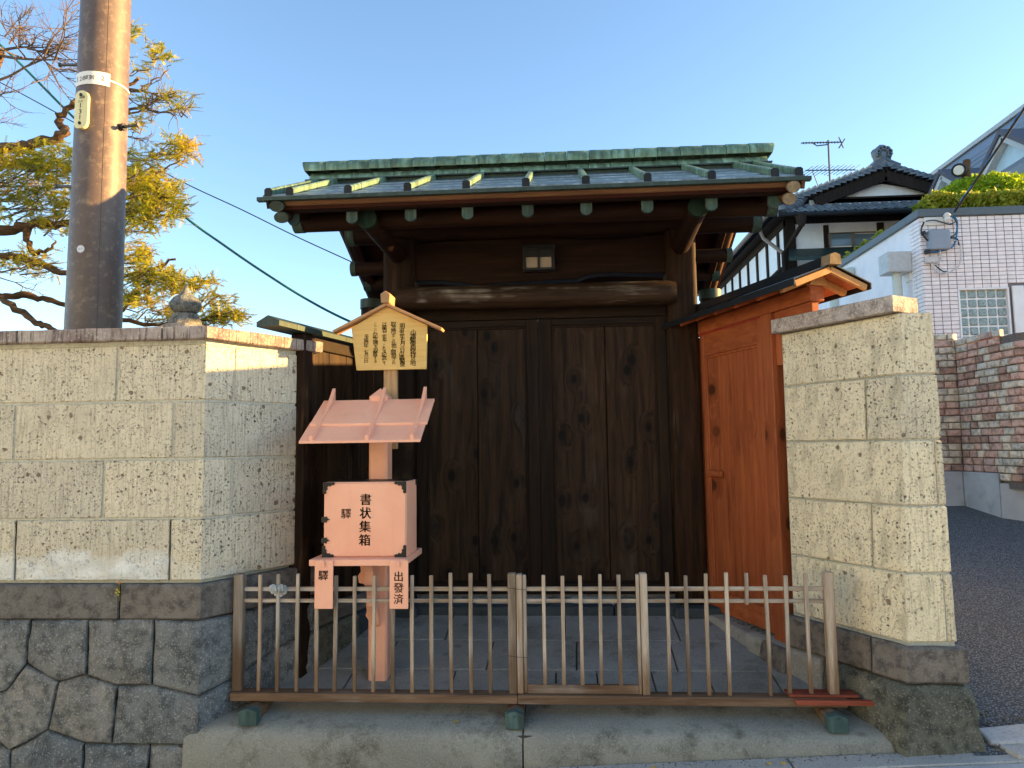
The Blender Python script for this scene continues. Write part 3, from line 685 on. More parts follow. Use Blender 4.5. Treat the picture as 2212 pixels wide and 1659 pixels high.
for i in range(160):
    p = jp(rnd.uniform(.05, .72), rnd.uniform(-.06, .05), .40); r = rnd.uniform(.006, .013); c = p+V((0, 0, -.012)); k = len(gv)
    for dx, dy, dz in ((1, 0, 0), (0, 1, 0), (-1, 0, 0), (0, -1, 0), (0, 0, .8)): gv.append(c+V((dx*r, dy*r, dz*r*rnd.uniform(.6, 1.3))))
    gf += [(k, k+1, k+4), (k+1, k+2, k+4), (k+2, k+3, k+4), (k+3, k, k+4)]
mk('gravel', (gv, gf), T['gravel'], label='small gravel in the gap under the red wicket door', kind='stuff')
# ------------------------------------------------------------------ the roofed gate
gate = empty('roofed_gate', (-.15, 5.0, .40), 'dark wooden double door gate under a green copper ridged roof', 'gate')
YP = 5.0
# foundation stones and main posts
for x0, x1 in ((-1.285, -.99), (.72, 1.03)):
    mk('post_stone', box(x0, x1, 4.83, 5.16, .25, .435), T['sillstone'], gate, bevel=.02, seg=2)
def post(x0, x1, z1, mat, seed):
    g_ = box(x0, x1, 4.92, 5.12, .43, z1); o_ = mk('post', g_, mat, gate, bevel=.035, seg=3, smooth=40); return o_
post(-1.255, -1.03, 3.02, T['darkpost'], 1); post(.755, .965, 3.02, T['post'], 2)
# lintel log, curved beam, through tie logs
mk('lintel', log((-1.135, 4.89, 2.555), (.805, 4.89, 2.548), .084, 22, .05, seg=12, seed=3, cham=.05), T['lintel'], gate, smooth=40)
bt = [(888, 528), (960, 520), (1060, 516), (1160, 513), (1260, 516), (1350, 514), (1446, 502)]
bb = [(1446, 590), (1390, 590), (1330, 588), (1290, 590), (1268, 594), (1246, 602), (1180, 605), (1090, 611), (1060, 612), (1035, 617), (1010, 612), (950, 606), (888, 606)]
pl = [ay(u, v, 4.97) for u, v in bt+bb]
mk('curved_beam', xz([(p.x, p.z) for p in pl], 4.97, 5.10), T['beam'], gate, bevel=.012, seg=2)
mk('head_board', box(-1.03, .755, 5.0, 5.05, 2.41, 2.57), T['framex'], gate, bevel=.004)
for a, b in (((-1.50, 5.03, 2.82), (-1.10, 5.03, 2.82)), ((.85, 5.03, 2.835), (1.215, 5.03, 2.835))):
    l_ = mk('tie_log', log(a, b, .049, 16, .03, seed=a[0]), T['beam'], gate, smooth=40)
    e_ = V(a) if a[0] < -1 else V(b); dx = -.012 if a[0] < -1 else .012
    mk('end_cap', tube([e_-V((dx*2.2, 0, 0)), e_+V((dx, 0, 0))], .053, 18), T['coppercap'], l_, smooth=40)
# bracket arms, purlins
for x in (-1.168, .845):
    l_ = mk('bracket_arm', log((x+(.04 if x < 0 else .02), 5.35, 2.87), (x, 4.20, 2.915), .066, 18, .05, r1=.06, seed=x), T['beam'], gate, smooth=40)
    mk('end_cap', tube([(x, 4.215, 2.915), (x, 4.185, 2.916)], .063, 22), T['capdark'], l_, smooth=40)
for y, z, x0, x1, r in ((4.34, 2.952, -1.665, 1.325, .062), (5.02, 3.07, -1.53, 1.42, .075), (5.95, 2.93, -1.66, 1.33, .062)):
    l_ = mk('purlin', log((x0, y, z), (x1, y, z), r, 18, .03, seed=y), T['beam'], gate, smooth=40)
    for x, s_ in ((x0, -1), (x1, 1)): mk('end_cap', tube([(x-s_*.05, y, z), (x+s_*.012, y, z)], r+.004, 18), T['coppercap'], l_, smooth=40)
# roof planes
ZE, YE, YR_ = 3.012, 4.0, 5.0                 # top of sheet at the front eave
SF, SB, YB = .46, .42, 6.32
ZR0 = ZE+SF*(YR_-YE)
def rf(y, d=0): return (ZE+SF*(y-YE) if y <= YR_ else ZR0-SB*(y-YR_))+d
X0, X1 = -1.745, 1.405
for (ya, yb, nm) in ((4.04, 5.0, 'f'), (5.0, 6.30, 'b')):
    n_b = 5 if nm == 'f' else 7
    for i in range(n_b):
        a, b = ya+(yb-ya)*i/n_b, ya+(yb-ya)*(i+1)/n_b
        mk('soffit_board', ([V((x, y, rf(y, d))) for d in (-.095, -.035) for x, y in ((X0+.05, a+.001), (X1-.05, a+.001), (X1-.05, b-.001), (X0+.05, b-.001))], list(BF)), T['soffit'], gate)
rx = [-1.602, -1.24, -.879, -.534, -.173, .175, .533, .905, 1.263]
for x in rx:
    for ya, yb in ((4.13, 5.0), (6.2, 5.0)):
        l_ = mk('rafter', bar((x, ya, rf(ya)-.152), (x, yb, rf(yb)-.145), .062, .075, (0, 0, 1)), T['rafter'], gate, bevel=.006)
        if ya < 5:
            z = rf(ya)-.156; w = .034
            mk('end_cap', xz([(x-w, z+.04), (x-w, z-.03), (x-w*.6, z-.046), (x, z-.051), (x+w*.6, z-.046), (x+w, z-.03), (x+w, z+.04)], ya-.012, ya+.008), T['coppercap'], l_)
# eave boards
mk('eave_board', ([V(p) for p in ((X0+.07, 4.03, 2.956), (X1-.06, 4.03, 2.956), (X1-.06, 4.10, 2.956), (X0+.07, 4.10, 2.956), (X0+.07, 4.015, 2.984), (X1-.06, 4.015, 2.984), (X1-.06, 4.10, 2.99), (X0+.07, 4.10, 2.99))], list(BF)), T['fascia'], gate, bevel=.003)
mk('eave_board', box(X0+.10, X1-.08, 4.055, 4.105, 2.932, 2.9555), T['beam'], gate, bevel=.003)
# barge logs down both gables
for x, sg in ((X0+.085, -1), (X1-.065, 1)):
    for (ya, yb) in ((4.005, 5.0), (6.30, 5.0)):
        for dz, r, dx in ((-.068, .034, 0), (-.125, .034, -.015*sg)):
            y1_ = ya+(.035 if ya < 5 else -.03)*(dz < -.1)
            A, B = V((x+dx, y1_, rf(ya)+dz)), V((x+dx, yb, rf(yb)+dz))
            l_ = mk('barge_log', tube([A, A.lerp(B, .3), A.lerp(B, .7), B], [r, r, r*1.03, r], 16, sq=1.35 if sg < 0 else 1.1), T['fascia'] if sg > 0 else T['beam'], gate, smooth=50)
            if ya < 5: mk('end_grain', tube([A-V((0, .004, .002)), A+V((0, .012, .006))], [r*.97, r*1.03], 16, sq=1.35 if sg < 0 else 1.1), T['copperdark'] if sg < 0 else T['endgrain'], l_, smooth=50)
        # verge board
        mk('verge_board', bar((x+sg*.055, ya, rf(ya)-.05), (x+sg*.055, yb, rf(yb)-.05), .018, .06), T['fascia'] if sg > 0 else T['beam'], gate)
# copper sheet in lapped courses
def course(a, b, k):
    return mk('copper_sheet', ([V(p) for p in ((X0, a, rf(a, -.030)), (X1, a, rf(a, -.030)), (X1, b, rf(b, -.030)), (X0, b, rf(b, -.030)), (X0, a, rf(a, .004)), (X1, a, rf(a, .004)), (X1, b, rf(b, -.003)), (X0, b, rf(b, -.003)))], list(BF)), T['coppersheet'], gate)
for i in range(4): course(4.0+.22*i, 4.0+.22*(i+1)+(.0 if i < 3 else .06), i)
for i in range(5): course(YB-.264*i, YB-.264*(i+1), i)
mk('drip_edge', box(X0-.03, X1+.03, 3.985, 4.02, ZE-.034, ZE-.012), T['copperdark'], gate)
# roll battens with dark end plates
for x in (-1.712, -1.582, -1.229, -.872, -.525, -.176, .171, .524, .887, 1.239, 1.372):
    w = .0185
    for ya, yb in ((4.01, 4.87), (6.31, 5.13)):
        b_ = None; ys_ = [ya, ya+(yb-ya)*.16, ya+(yb-ya)*.5, ya+(yb-ya)*.8, yb]
        vs, fs = [], []
        pr = [(-w, .0), (-w, .032), (-w*.6, .040), (w*.6, .040), (w, .032), (w, .0)]
        for k in range(4):
            for y, e in ((ys_[k], .0), (ys_[k+1], -.0015)):
                o0 = len(vs); vs += [V((x+px, y, rf(y, pz+.002+e))) for px, pz in pr]
            o0 = len(vs)-12
            fs += [(o0+i, o0+i+1, o0+i+7, o0+i+6) for i in range(5)]+[tuple(o0+i for i in range(5, -1, -1)), tuple(o0+6+i for i in range(6))]
        b_ = mk('roll_batten', (vs, fs), T['copper'], gate)
        if ya < 5:
            mk('end_plate', xz([(x-w-.004, ZE-.004), (x-w-.004, ZE+.037), (x-w*.6, ZE+.047), (x+w*.6, ZE+.047), (x+w+.004, ZE+.037), (x+w+.004, ZE-.004)], ya-.012, ya), T['iron'], b_)
# ridge: dark box, two tiers of rounded copper tiles
RX0, RX1 = -1.80, 1.485
mk('ridge_box', box(RX0+.03, RX1-.03, 4.86, 5.14, 3.31, 3.428), T['copperdark'], gate)
mk('ridge_fillet', box(RX0+.0, RX1-.0, 4.90, 5.10, 3.500, 3.504), T['copperdark'], gate)
mk('ridge_fillet', box(RX0+.0, RX1-.0, 4.835, 5.165, 3.428, 3.437), T['copperdark'], gate)
def ridge_tier(z0, h, hw, n, x0, x1, flare):
    pr = [(-hw, 0), (-hw-.004, h*.25), (-hw+.003, h*.55), (-hw+.020, h*.84), (-hw+.05, h), (hw-.05, h), (hw-.020, h*.84), (hw-.003, h*.55), (hw+.004, h*.25), (hw, 0)]
    L_ = (x1-x0)/n; m_ = len(pr)
    for i in range(n):
        a = x0+L_*i+.0015; b = x0+L_*(i+1)-.0015; vs = []
        prs = [(a, 1.0, 0), (a+.006, 1.012, .001), (b-.006, .995, 0), (b, .985, -.001)]
        for x, k, dz in prs:
            vs += [V((x, 5.0+py*k, z0+pz*(k if pz > .3*h else 1)+dz)) for py, pz in pr]
        if flare and i in (0, n-1):
            for j, p in enumerate(vs): p.x += (-1 if i == 0 else 1)*.028*(clamp((p.z-z0)/h)) if (j//m_ < 2) == (i == 0) else 0
        fs = [(r*m_+j, r*m_+j+1, (r+1)*m_+j+1, (r+1)*m_+j) for r in range(3) for j in range(m_-1)]+[tuple(range(m_-1, -1, -1)), tuple(3*m_+j for j in range(m_))]
        mk('ridge_tile', (vs, fs), T['copper'], gate, smooth=35)
ridge_tier(3.437, .064, .132, 21, RX0+.02, RX1-.02, False)
ridge_tier(3.503, .088, .152, 21, RX0-.01, RX1+.01, True)
# doors
YD = 5.04
def door_leaf(x0, x1, px0, pm, px1, nm):
    d = empty('door_leaf', ((x0+x1)/2, YD, .49)); d.parent = gate; d.location = WL[d.name]-WL[gate.name]
    zt, zb_, zp0, zp1 = 2.41, .49, .565, 2.36
    mk('stile', box(x0, px0, YD-.028, YD+.03, zb_, zt), T['frame'], d, bevel=.004)
    mk('stile', box(px1, x1, YD-.028, YD+.03, zb_, zt), T['frame'], d, bevel=.004)
    mk('rail', box(px0, px1, YD-.026, YD+.03, zb_, zp0), T['greysill'] if False else T['framex'], d, bevel=.004)
    mk('rail', box(px0, px1, YD-.026, YD+.03, zp1, zt), T['framex'], d, bevel=.004)
    mk('plank', box(px0, pm-.0025, YD-.012, YD+.012, zp0, zp1), T['doorwood'], d, bevel=.003)
    mk('plank', box(pm+.0025, px1, YD-.010, YD+.012, zp0, zp1), T['doorwood'], d, bevel=.003)
    mk('backing', box(px0-.01, px1+.01, YD+.0125, YD+.022, zp0-.01, zp1+.01), T['frame'], d)
    for a, b, c, e in ((px0, px0+.016, zp0, zp1), (px1-.016, px1, zp0, zp1), (px0+.016, px1-.016, zp1-.016, zp1), (px0+.016, px1-.016, zp0, zp0+.014)):
        mk('moulding', box(a, b, YD-.02, YD-.009, c, e), T['frame'], d, bevel=.003)
    return d
k_ = YD/5.0
door_leaf(-1.03, -.1505*k_, -.945*k_, -.585*k_, -.232*k_, 'l')
door_leaf(-.149*k_, .7505, -.055*k_, .318*k_, .672*k_, 'r')
mk('threshold_beam', box(-1.03, .755, 5.02, 5.10, .468, .486), T['greysill'], gate)
# rear posts with copper collars
for x in (-1.63, 1.275):
    l_ = mk('rear_post', log((x, 6.0, .40), (x, 6.0, 2.72), .084, 20, .02, seed=x), T['darkpost'] if x < 0 else T['post'], gate, smooth=40)
    mk('copper_collar', tube([(x, 6.0, 2.715), (x, 6.0, 2.795)], .092, 24), T['copperdark'], l_, smooth=40)
# gap strip of the open post: small broken splinter below the curved beam
# ------------------------------------------------------------------ gate lamp
lc = ay(1164, 562, 4.94)
lamp = empty('gate_lamp', (lc.x, 4.94, lc.z-.09), 'small square frosted lamp in a dark lattice frame on the gate beam', 'lamp')
lw_, lh_ = .112, .083
mk('back_plate', box(lc.x-lw_, lc.x+lw_, 4.945, 4.968, lc.z-lh_, lc.z+lh_), T['iron'], lamp)
mk('shade', box(lc.x-lw_+.02, lc.x+lw_-.02, 4.905, 4.944, lc.z-lh_+.02, lc.z+lh_-.02), T['lampglass'], lamp, bevel=.004)
for a, b, c, e in ((-lw_, -lw_+.018, -lh_, lh_), (lw_-.018, lw_, -lh_, lh_), (-lw_+.018, lw_-.018, lh_-.016, lh_), (-lw_+.018, lw_-.018, -lh_, -lh_+.016), (-.008, .008, -lh_+.016, lh_-.016), (-lw_+.018, -.008, .012, .026), (.008, lw_-.018, .012, .026)):
    mk('lattice_bar', box(lc.x+a, lc.x+b, 4.885, 4.905, lc.z+c, lc.z+e), T['iron'], lamp, bevel=.002)
mk('hood', box(lc.x-lw_-.004, lc.x+lw_+.004, 4.875, 4.968, lc.z+lh_, lc.z+lh_+.012), T['iron'], lamp, bevel=.003)
mk('hood', box(lc.x-lw_+.018, lc.x+lw_-.018, 4.893, 4.9045, lc.z+.027, lc.z+lh_-.016), T['iron'], lamp)
# ------------------------------------------------------------------ dark wing fence on the left
W0, W1 = V((-1.485, 4.13, 0)), V((-1.262, 4.93, 0)); WD = (W1-W0).normalized(); WN = V((WD.y, -WD.x, 0)); WLN = (W1-W0).length
def wp_(t, o, z): return W0+WD*t+WN*o+V((0, 0, z))
def wbox(t0, t1, o0, o1, z0, z1): return [wp_(t, o, z) for z in (z0, z1) for t, o in ((t0, o0), (t1, o0), (t1, o1), (t0, o1))], list(BF)
wing = empty('wing_fence', wp_(.4, 0, .25), 'dark knotty board wing fence with a copper cap between stone wall and gate post', 'fence')
ts = [0.0, .17, .36, .56, .70, WLN+.08]
for a, b in zip(ts, ts[1:]): mk('board', wbox(a+.002, b-.002, -.012, .012, .575, 2.10), T['doorwood'], wing, bevel=.003)
mk('rail', wbox(-.04, WLN, -.03, .03, 2.10, 2.17), T['framex'], wing, bevel=.004)
mk('sill', wbox(-.02, WLN, -.045, .05, .475, .574), T['greysill'], wing, bevel=.006)
mk('base_stone', wbox(-.02, .45, -.1, .07, .15, .462), T['mossy'], wing, bevel=.012); mk('base_stone', wbox(.455, WLN-.1, -.1, .06, .2, .456), T['sillstone'], wing, bevel=.012)
mk('post', wbox(-.13, -.04, -.05, .045, .2, 2.18), T['darkpost'], wing, bevel=.006)
mk('post', wbox(.44, .48, -.04, .03, .57, 2.10), T['frame'], wing, bevel=.003)
pc = [(-.075, 0), (-.075, .028), (0, .062), (.075, .028), (.075, 0)]
tl = [-.40, -.24, .0, .26, .5, WLN]
for i, (a, b) in enumerate(zip(tl, tl[1:])):
    mk('cap_section', ([wp_(t, o, 2.18+z) for t in (a+.0015, b-.0015) for o, z in pc], [(i_, (i_+1) % 5, 5+(i_+1) % 5, 5+i_) for i_ in range(5)]+[(4, 3, 2, 1, 0), (5, 6, 7, 8, 9)]), T['copperdark'], wing)
# ------------------------------------------------------------------ red wicket gate on the right
wk = empty('wicket_gate', jp(.45, 0, .38), 'orange red stained wooden wicket gate with a small black sheet roof', 'gate')
mk('jamb', jbox(-.03, .045, -.045, .04, .40, 2.24), T['red'], wk, bevel=.004)
mk('jamb', jbox(.775, .875, -.05, .05, .375, 2.26), T['red'], wk, bevel=.005)
wd_ = empty('door', jp(.41, 0, .41)); wd_.parent = wk; wd_.location = WL[wd_.name]-WL[wk.name]
mk('stile', jbox(.048, .10, -.02, .024, .412, 2.252), T['red'], wd_, bevel=.004); mk('stile', jbox(.705, .772, -.02, .024, .405, 2.252), T['red'], wd_, bevel=.004)
mk('rail', jbox(.10, .705, -.02, .022, 2.10, 2.252), T['redx'], wd_, bevel=.004); mk('rail', jbox(.10, .705, -.02, .022, .408, .54), T['redx'], wd_, bevel=.004)
for a, b in ((.10, .24), (.24, .385), (.385, .55), (.55, .705)): mk('plank', jbox(a+.0006, b-.0006, -.012, .006, .54, 2.10), T['red'], wd_, bevel=.001)
for a, b, c, e in ((.10, .115, .54, 2.10), (.69, .705, .54, 2.10), (.115, .69, 2.085, 2.10)): mk('moulding', jbox(a, b, .006, .016, c, e), T['red'], wd_, bevel=.003)
mk('handle', jbox(.115, .27, .018, .04, 1.288, 1.328), T['redx'], wd_, bevel=.003)
mk('infill_board', jbox(-.15, 1.19, -.012, .012, 2.3455, 2.418), T['redx'], wk)  # added to close the gap where sun leaked through under the roof
mk('sun_stop_board', jbox(.876, 1.20, -.02, .02, 2.2065, 2.2615), T['redx'], wk)  # added to stop sun leaking between coping and head beam
mk('sun_stop_board', jbox(.876, .935, -.02, .02, 1.95, 2.206), T['red'], wk)  # added to stop sun leaking between jamb and coping end
mk('head_beam', jbox(-.16, 1.22, -.045, .045, 2.262, 2.345), T['redx'], wk, bevel=.004)
for t in (-.10, .12, .32, .54, .76, .98, 1.19):
    for s_ in (1, -1):
        mk('rafter', bar(jp(t, 0, 2.395), jp(t, s_*.205, 2.318), .032, .034), T['redx'] if t < 1.1 else T['lightwood'], wk, bevel=.003)
for s_ in (1, -1):
    zz = lambda o: 2.43-.385*abs(o)
    mk('roof_board', ([jp(t, o*s_, zz(o)+d) for d in (-.016, 0.0) for t, o in ((-.17, 0), (1.31, 0), (1.31, .215), (-.17, .215))], list(BF)), T['redx'], wk)
    mk('roof_sheet', ([jp(t, o*s_, zz(o)+d) for d in (.0015, .008) for t, o in ((-.19, 0), (1.345, 0), (1.345, .238), (-.19, .238))], list(BF)), T['blackroof'], wk)
    mk('eave_edge', jbox(-.19, 1.345, s_*.236, s_*.242, zz(.24)-.028, zz(.24)+.008), T['blackroof'], wk)
    mk('barge_board', bar(jp(1.322, 0, 2.407), jp(1.322, s_*.225, 2.407-.385*.225), .022, .034), T['lightwood'], wk, bevel=.003)
mk('ridge_cap', ([jp(t, o, z) for t in (-.16, 1.30) for o, z in ((-.04, 2.425), (-.032, 2.475), (.032, 2.475), (.04, 2.425))], [(0, 1, 5, 4), (1, 2, 6, 5), (2, 3, 7, 6), (3, 0, 4, 7), (3, 2, 1, 0), (4, 5, 6, 7)]), T['blackroof'], wk)
mk('ridge_end', ([jp(t, o, z) for t in (1.301, 1.37) for o, z in ((-.036, 2.425), (-.03, 2.478), (0, 2.488), (.03, 2.478), (.036, 2.425))], [(i_, (i_+1) % 5, 5+(i_+1) % 5, 5+i_) for i_ in range(5)]+[(4, 3, 2, 1, 0), (5, 6, 7, 8, 9)]), T['capwood'], wk)
mk('king_post', ([jp(1.20, o, z) for o, z in ((-.055, 2.345), (.055, 2.345), (.035, 2.395), (-.035, 2.395))]+[jp(1.235, o, z) for o, z in ((-.055, 2.345), (.055, 2.345), (.035, 2.395), (-.035, 2.395))], list(BF)), T['lightwood'], wk)
# ------------------------------------------------------------------ low slat fence
YF = 3.645
def fx(sx, v=2300): u, w = S(sx, v); return ay(u, w, YF).x
ZT = ay(1000, 1240, YF).z; ZRL = ay(1000, 1486, YF).z
zr1 = (ay(1000, 1277, YF).z, ay(1000, 1268, YF).z); zr2 = (ay(1000, 1302, YF).z, ay(1000, 1294, YF).z)
ZB0, ZB1 = .242, .284
def bars(par, xs, z0, short=None):
    for i, sx in enumerate(xs):
        x = fx(sx); w = rnd.uniform(.0088, .0102); l0, l1 = rnd.uniform(-.003, .003), rnd.uniform(-.003, .003)
        zz0 = zr2[0]-.006 if short and sx in short else z0
        zt_ = ZT+rnd.uniform(-.010, .008); bw_ = rnd.uniform(-.0025, .0025); yy = YF-.008+rnd.uniform(-.003, .003); hs = .0088+rnd.uniform(-.0006, .0008); ks = [k/6 for k in range(7)]
        vs_ = [V((x+l0+(l1-l0)*k+bw_*math.sin(k*3.14)+sx_*hs*(1+.05*math.sin(k*9+i)), yy+sy_*.008, zz0+(zt_-zz0)*k)) for k in ks for sx_, sy_ in ((-1, -1), (1, -1), (1, 1), (-1, 1))]
        mk('slat', (vs_, [(4*j+q, 4*j+(q+1) % 4, 4*j+4+(q+1) % 4, 4*j+4+q) for j in range(6) for q in range(4)]+[(3, 2, 1, 0), (24, 25, 26, 27)]), T['fence'], par, bevel=.0018)
def rails(par, xa, xb):
    for z0, z1 in (zr1, zr2): mk('rail', box(xa, xb, YF+.001, YF+.014, z0, z1), T['fencex'], par, bevel=.0015)
def fpost(par, xa, xb, z0, z1, y0=YF-.022, y1=YF+.026): mk('post', box(xa, xb, y0, y1, z0, z1), T['fence'], par, bevel=.004)
fa = empty('slat_fence', (fx(1560), YF, ZB0), 'weathered low slat fence section in front of the salmon letter box', 'fence')
xL = fx(940); mk('base_rail', box(ay(497, 1505, 3.61).x, fx(2072, 2760)-.001, 3.605, 3.685, ZB0, ZB1), T['rail'], fa, bevel=.004)
fpost(fa, fx(942), fx(978), ZB1, ZT+.002)
bars(fa, [1044, 1119, 1195, 1272, 1346, 1421, 1497, 1576, 1650, 1727, 1804, 1881, 1957], ZB1)
fpost(fa, fx(2031), fx(2063), ZB1, ZT+.004)
rails(fa, fx(978), fx(2031))
fc = empty('slat_fence', (fx(2930), YF, ZB0), 'weathered low slat fence section beside the red wicket gate, with one short broken slat', 'fence')
mk('base_rail', box(fx(2072, 2760)+.001, ay(1830, 1505, 3.61).x, 3.605, 3.685, ZB0, ZB1), T['rail'], fc, bevel=.004)
fpost(fc, fx(2557), fx(2586), ZB1, ZT+.004)
bars(fc, [2665, 2741, 2820, 2900, 2981, 3058, 3138, 3220], ZB1, short=(2981,))
fpost(fc, fx(3292), fx(3328), ZB1, ZT+.008)
rails(fc, fx(2586), fx(3292))
fb = empty('slat_fence', (fx(2320), YF, ZB1), 'short removable slat fence panel with its own bottom board between two fence posts', 'fence')
ZM = ay(1250, 1478, YF).z
fpost(fb, fx(2065), fx(2088), ZB1+.002, ZT); fpost(fb, fx(2089), fx(2104), ZB1+.002, ZT-.004, YF-.012, YF+.014)
fpost(fb, fx(2542), fx(2555), ZB1+.002, ZT-.002, YF-.018, YF+.02)
mk('bottom_board', box(fx(2104), fx(2542), YF-.014, YF+.012, ZB1+.002, ZM), T['rail'], fb, bevel=.003)
bars(fb, [2173, 2247, 2320, 2397, 2472], ZM); rails(fb, fx(2104), fx(2542))
# foot blocks with copper caps
for i, (u0, u1, vb, lab) in enumerate(((515, 553, 1567, 'copper capped timber foot block under the fence end by the stone foundation'), (1090, 1133, 1573, 'copper capped timber foot block under the middle fence joint'), (1788, 1835, 1578, 'copper capped timber foot block under the fence end with the red planks'))):
    p = fl((u0+u1)/2, vb); w = .043; y0 = 3.512; x = ay((u0+u1)/2, vb-15, y0).x
    fo = empty('foot_block', (x, 3.6, fz(3.6)), lab, 'foot block', 'foot blocks under the slat fence')
    def pent(y, k=1.0, dz=0.0):
        zb_ = fz(y)+.002; zt = ZB0-.002
        return [V((x-w*k, y, zb_)), V((x+w*k, y, zb_)), V((x+w*k, y, zt-.014+dz)), V((x, y, zt+dz)), V((x-w*k, y, zt-.014+dz))]
    def loft(a, b): return a+b, [(j, (j+1) % 5, 5+(j+1) % 5, 5+j) for j in range(5)]+[(4, 3, 2, 1, 0), (5, 6, 7, 8, 9)]
    mk('timber', loft(pent(y0+.01, .96), pent(3.80, .96)), T['rail'], fo, bevel=.004)
    mk('copper_cap', loft(pent(y0, 1.05, .001), pent(y0+.055, 1.05, .001)), T['coppercap'], fo, bevel=.002)
    c = ay((u0+u1)/2, vb-25, y0-.001); mk('nail', tube([(x, y0-.006, c.z), (x, y0+.002, c.z)], .005, 10), T['coppercap'], fo)
# loose red planks on the right end
a, b = ay(1716, 1512, 3.60), ay(1884, 1512, 3.60)
mk('plank', xz([(a.x+.008, .262), (a.x, .276), (a.x, .284), (b.x-.006, .284), (b.x, .276), (b.x, .262)], 3.575, 3.603), T['redplank'], None, bevel=.002, label='short red painted plank lying along the front of the fence base rail', cat='plank')
a, b = ay(1700, 1503, 3.65), ay(1850, 1503, 3.65)
mk('plank', box(a.x, b.x, 3.612, 3.70, .286, .298), T['redplank'], None, bevel=.002, label='red painted board lying flat on the fence base rail around the end post', cat='plank')
# scrunchie on a slat
sxp = fx(1119); szp = (zr1[0]+zr1[1])/2-.004
vs, fs = [], []; N, Mn = 72, 10
for i in range(N):
    t = 2*math.pi*i/N; R = .029; c = V((sxp+math.cos(t)*R*1.02, YF-.017+math.sin(t)*.018, szp-.006-math.sin(t)*.016+abs(math.cos(t))*.014))
    o_ = V((math.cos(t), math.sin(t)*.7, 0)).normalized()
    for j in range(Mn):
        q = 2*math.pi*j/Mn; rr = .0135*(1+.34*math.sin(t*14+math.sin(q*2)*1.2)+.2*math.sin(t*23+q))
        vs.append(c+o_*(math.cos(q)*rr)+V((0, 0, 1))*(math.sin(q)*rr*1.15)+V((0, -.004*math.sin(t*14), 0)))
for i in range(N):
    for j in range(Mn): fs.append((i*Mn+j, ((i+1) % N)*Mn+j, ((i+1) % N)*Mn+(j+1) % Mn, i*Mn+(j+1) % Mn))
mk('scrunchie', (vs, fs), T['cloth'], None, smooth=70, label='pale grey ruffled hair scrunchie hung on a fence slat', cat='scrunchie')
# ------------------------------------------------------------------ salmon letter box on its post
mb = empty('letter_box', (-1.035, 4.03, fz(4.03)), 'salmon painted letter box with black iron corners under a small sloped roof', 'letter box')
PX0, PX1, PY0, PY1 = -1.090, -.982, 3.97, 4.085
ch = .012
pp = [(PX0+ch, PY0), (PX1-ch, PY0), (PX1, PY0+ch), (PX1, PY1), (PX0, PY1), (PX0, PY0+ch)]
zs_ = [fz(4.0)-.02, 1.80]; pv = [V((x, y, z)) for z in zs_ for x, y in pp]+[V(((PX0+PX1)/2, (PY0+PY1)/2, 1.852))]
mk('post', (pv, [(i, (i+1) % 6, 6+(i+1) % 6, 6+i) for i in range(6)]+[(6+i, 6+(i+1) % 6, 12) for i in range(6)]+[(5, 4, 3, 2, 1, 0)]), T['salmon'], mb, bevel=.002)
# box
BY0, BY1 = 3.685, 3.945
BX0, BX1 = ay(699, 1120, BY0).x, ay(878, 1120, BY0).x; BZ0, BZ1 = ay(790, 1204, BY0).z, ay(790, 1041, BY0).z
mk('box', box(BX0, BX1, BY0+.006, BY1, BZ0, BZ1), T['salmon'], mb, bevel=.004, seg=2)
fd = mk('front_door', box(BX0+.004, BX1-.004, BY0-.006, BY0+.006, BZ0+.006, BZ1-.006), T['salmon'], mb, bevel=.003)
def iron_corner(x, z, sx, sz):
    pts = [(0, 0), (.060, 0), (.064, .010), (.052, .016), (.046, .013), (.040, .022), (.030, .018), (.022, .026), (.024, .038), (.015, .044), (.018, .054), (.010, .062), (0, .058)]
    return xz([(x+sx*a, z+sz*b) for a, b in pts], BY0-.011, BY0-.006)
for x, z, sx, s2_ in ((BX0-.002, BZ1, 1, -1), (BX1+.001, BZ1, -1, -1), (BX0-.004, BZ0+.002, 1, 1), (BX1+.001, BZ0+.002, -1, 1)):
    c_ = mk('iron_corner', iron_corner(x, z, sx, s2_), T['iron'], mb)
for v in (1122, 1167):
    z = ay(705, v, BY0).z; pts = [(-.008, .010), (0, .016), (.012, .012), (.018, .017), (.022, .006), (.036, 0), (.022, -.006), (.018, -.017), (.012, -.012), (0, -.016), (-.008, -.010)]
    mk('hinge', xz([(BX0+a, z+b) for a, b in pts], BY0-.012, BY0-.006), T['iron'], mb)
mk('iron_corner', box(BX1-.006, BX1+.003, BY1-.03, BY1+.003, BZ1-.03, BZ1+.003), T['iron'], mb)
mk('slot_lid', box(BX0+.01, BX1-.01, BY0+.012, BY1-.02, BZ1-.001, BZ1+.004), T['iron'], mb)
# writing on the box
def bp(y): return lambda px, pz: V((px, y, pz))
def sw(sx, sy, y): u, v = S(sx, sy); p = ay(u, v, y); return p.x, p.z
Yt = BY0-.0075; L_ = []
for i, ch_ in enumerate('書状集箱'):
    x, z = sw(1463-i*1.5, 1998+i*54, Yt); L_.append((ch_, x, z, .063))
mk('lettering', write(L_, bp(Yt), .022), T['ink'], fd, recalc=False)
x, z = sw(1384, 2055, Yt); mk('lettering', write([('驛', x, z, .056)], bp(Yt), .006), T['ink'], fd, recalc=False)
